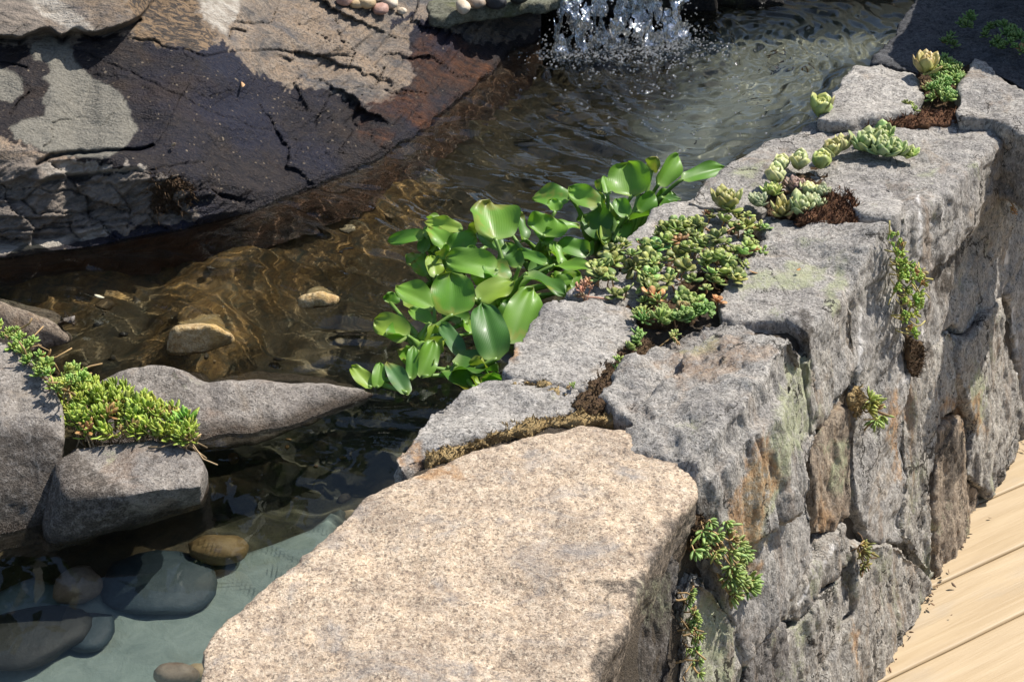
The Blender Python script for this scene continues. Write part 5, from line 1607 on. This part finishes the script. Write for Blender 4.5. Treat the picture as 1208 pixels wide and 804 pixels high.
# ---- moss and soil lying in the joints
def moss(poly, z, m, label, seed, thick=0.02, blades=500, bl=0.006, surf=None, up=(0, 0, 1), disp=((40, 0.004), (120, 0.003)), lean=0.6):
    rg = np.random.default_rng(seed)
    a = np.array(poly, float)
    foot = (lambda x, y: at(x, y, z)) if surf is None else surf
    P = foot(a[:, 0], a[:, 1])
    upv = nrm(np.asarray(up, float))
    P = rough_outline(P, 0.008, 0.004, seed)
    me0 = stone_mesh('moss', [prism(P - upv * thick, P)], 0.0035, 3, disp, None, seed, 0.0)
    co = np.empty(len(me0.vertices) * 3)
    me0.vertices.foreach_get('co', co)
    co = co.reshape(-1, 3)
    fc_ = [tuple(p.vertices) for p in me0.polygons]
    mb = MB()
    mb.add(co, fc_)
    hh = (co - P.mean(0)) @ upv
    top_i = np.where(hh > np.quantile(hh, 0.45))[0]
    for i in rg.choice(top_i, blades):
        d = nrm(upv + rg.normal(0, lean, 3))
        s_ = nrm(np.cross(d, rg.normal(0, 1, 3)))
        l = bl * rg.uniform(0.4, 1.3)
        b = co[i] - d * 0.001
        w = 0.0006 + 0.0004 * rg.random()
        mid_ = b + d * l * 0.55 + rg.normal(0, 0.0008, 3)
        tp = b + d * l + rg.normal(0, 0.0015, 3)
        mb.add(np.array([b - s_ * w, b + s_ * w, mid_ + s_ * w, mid_ - s_ * w, tp]), [(0, 1, 2, 3), (3, 2, 4)])
    o = mb.build('moss', m, None, P.mean(0))
    return tag(o, label, 'moss', None, 'stuff')


moss([(500, 540), (525, 522), (580, 502), (640, 492), (690, 482), (735, 482), (760, 494), (752, 502), (720, 495), (660, 497), (590, 510), (530, 532), (506, 545)], 0.000, M['moss_tan'], 'strip of dry tan moss along the far edge of the tan capstone', 901, 0.03, 1500, 0.007)
moss([(676, 486), (690, 462), (704, 438), (726, 418), (744, 402), (770, 398), (776, 410), (748, 428), (724, 452), (712, 478), (700, 488)], 0.004, M['moss_brown'], 'dark brown moss filling the joint down from the spiky sedum', 902, 0.03, 1300, 0.006)
moss([(610, 446), (640, 450), (668, 462), (680, 462), (676, 470), (640, 458), (608, 452)], 0.0, M['moss_tan'], 'thread of ochre moss in the narrow joint between two grey capstones', 903, 0.025, 300, 0.004)
moss([(700, 345), (740, 310), (790, 275), (850, 262), (898, 268), (896, 300), (850, 350), (800, 385), (760, 380), (720, 356)], -0.006, M['moss_brown'], 'brown soil and moss under the big sedum', 904, 0.03, 700, 0.006)
moss([(942, 258), (950, 244), (962, 232), (985, 224), (1002, 226), (1012, 240), (1014, 260), (990, 262)], 0.020, M['moss_red'], 'clump of shaggy red brown moss beside the opened green rosette', 905, 0.03, 1800, 0.010)
moss([(905, 240), (925, 214), (960, 200), (985, 212), (950, 226), (940, 250), (910, 252)], 0.004, M['moss_brown'], 'brown moss between the pale rosettes', 906, 0.02, 500, 0.006)
moss([(976, 140), (985, 132), (1000, 128), (1006, 140), (1040, 142), (1090, 132), (1130, 128), (1165, 132), (1168, 142), (1100, 146), (1020, 147), (985, 146)], 0.014, M['moss_red'], 'dark red brown moss along the upper cross joint', 907, 0.03, 1500, 0.009)
moss([(1084, 82), (1100, 62), (1130, 52), (1160, 60), (1158, 72), (1142, 82), (1136, 108), (1128, 136), (1092, 134), (1082, 112)], 0.006, M['moss_brown'], 'dark soil and moss in the far joint under the feathery sedum', 908, 0.04, 600, 0.006)
fs = lambda x, y: fpt(x, y, 0.004)
moss([(1076, 396), (1086, 402), (1090, 425), (1082, 448), (1076, 440), (1073, 415)], 0, M['moss_brown'], 'dark moss in the crack below the bright creeping plant', 909, 0.006, 500, 0.006, fs, FN)
moss([(1000, 468), (1012, 462), (1020, 478), (1012, 492), (1004, 482)], 0, M['moss_tan'], 'straw coloured moss round the tuft in the middle of the wall face', 910, 0.004, 400, 0.010, fs, FN)
moss([(818, 612), (832, 604), (842, 630), (838, 656), (824, 650), (812, 640)], 0, M['moss_brown'], 'brown roots and soil behind the large hanging plant', 911, 0.006, 500, 0.010, fs, FN)
moss([(1186, 150), (1194, 160), (1196, 200), (1190, 215), (1184, 190)], 0, M['moss_brown'], 'dark moss running down the joint at the right end of the wall', 912, 0.006, 400, 0.006, fs, FN)


def outcrop_pt(x, y):
    x, y = np.atleast_1d(x), np.atleast_1d(y)
    idx = [int(np.argmin((PX - a) ** 2 + (PY - b) ** 2)) for a, b in zip(x, y)]
    return Pw[idx]


dcam = nrm(np.array([0.35, -1.0, 0.25]))
moss([(176, 214), (196, 208), (216, 212), (228, 222), (224, 244), (208, 250), (186, 252), (178, 236)], 0, M['moss_brown'], 'dark shaggy moss hanging from the outcrop ledge above the water', 913, 0.02, 900, 0.016, outcrop_pt, dcam, lean=0.8)

# ---- litter
mb = MB()
u_dir = np.array([-NH[1], NH[0], 0])
for k in range(105):
    s_ = rng.uniform(-0.45, 0.75)
    c = np.array([0.692, 1.975, DZ + 0.002]) + u_dir * s_ + NH * (rng.normal(-0.002, 0.006) if k < 97 else abs(rng.normal(0, 0.09)))
    c[2] += abs(rng.normal(0, 0.003))
    V, Fc = fleshy(rng.uniform(0.003, 0.010), rng.uniform(0.002, 0.005), 0.001, rng.normal(0, 0.3))
    a, b, ax = frame(np.array([0, 0, 1]) + rng.normal(0, 0.4, 3))
    th = rng.uniform(0, 6.28)
    e1_, e2_ = a * math.cos(th) + b * math.sin(th), -a * math.sin(th) + b * math.cos(th)
    mb.add(c + V[:, :1] * e1_ + V[:, 1:2] * e2_ + V[:, 2:3] * ax, Fc, np.array([0.14, 0.08, 0.045]) * rng.uniform(0.4, 1.9))
tag(mb.build('leaf_litter', M['stem'], None, (0.692, 1.975, DZ)), 'brown leaf litter caught between the wall foot and the deck', 'litter', kind='stuff')


def dead_leaf(px, py, z, L, label, seed, foot=None, col=(0.42, 0.22, 0.08), rot=0.0):
    c = at(px, py, z) if foot is None else foot(px, py)
    rg = np.random.default_rng(seed)
    V, Fc = fleshy(L, L * 0.45, L * 0.06, 0.25)
    a, b, ax = frame(np.array([0, 0, 1]) + rg.normal(0, 0.25, 3))
    e1_, e2_ = a * math.cos(rot) + b * math.sin(rot), -a * math.sin(rot) + b * math.cos(rot)
    mb = MB()
    mb.add(c + V[:, :1] * e1_ + V[:, 1:2] * e2_ + V[:, 2:3] * ax, Fc, col)
    tag(mb.build('dead_leaf', M['stem'], None, c), label, 'leaf', 'dead leaves lying about')


dead_leaf(894, 322, 0.008, 0.013, 'orange dead leaf on the grey capstone by the big sedum', 1, rot=0.3)
dead_leaf(944, 316, 0.008, 0.011, 'tan dead leaf on the capstone near the wall edge', 2, rot=1.3)
dead_leaf(1128, 692, DZ + 0.004, 0.012, 'dark dead leaf lying flat on the deck near the wall', 3, col=(0.10, 0.06, 0.04))
dead_leaf(123, 351, WATER + 0.002, 0.016, 'pale leaf floating on the brown water', 4, col=(0.55, 0.5, 0.36))
dead_leaf(285, 100, WATER, 0.02, 'tan leaf lying on the dark wet outcrop', 5, lambda x, y: outcrop_pt(x, y)[0] + np.array([0, 0, 0.004]), (0.5, 0.3, 0.16), 2.2)
dead_leaf(204, 175, WATER, 0.013, 'pale leaf scrap on the wet outcrop above the moss', 6, lambda x, y: outcrop_pt(x, y)[0] + np.array([0, 0, 0.004]), (0.55, 0.4, 0.26), 2.0)
dead_leaf(190, 270, WATER + 0.002, 0.012, 'orange leaf on the water under the outcrop ledge', 7, col=(0.5, 0.28, 0.1))

# sunlight refracted by the rippled water falls on everything
for o in scene.objects:
    if o.type == 'MESH' and o is not water:
        o.cycles.is_caustics_receiver = True
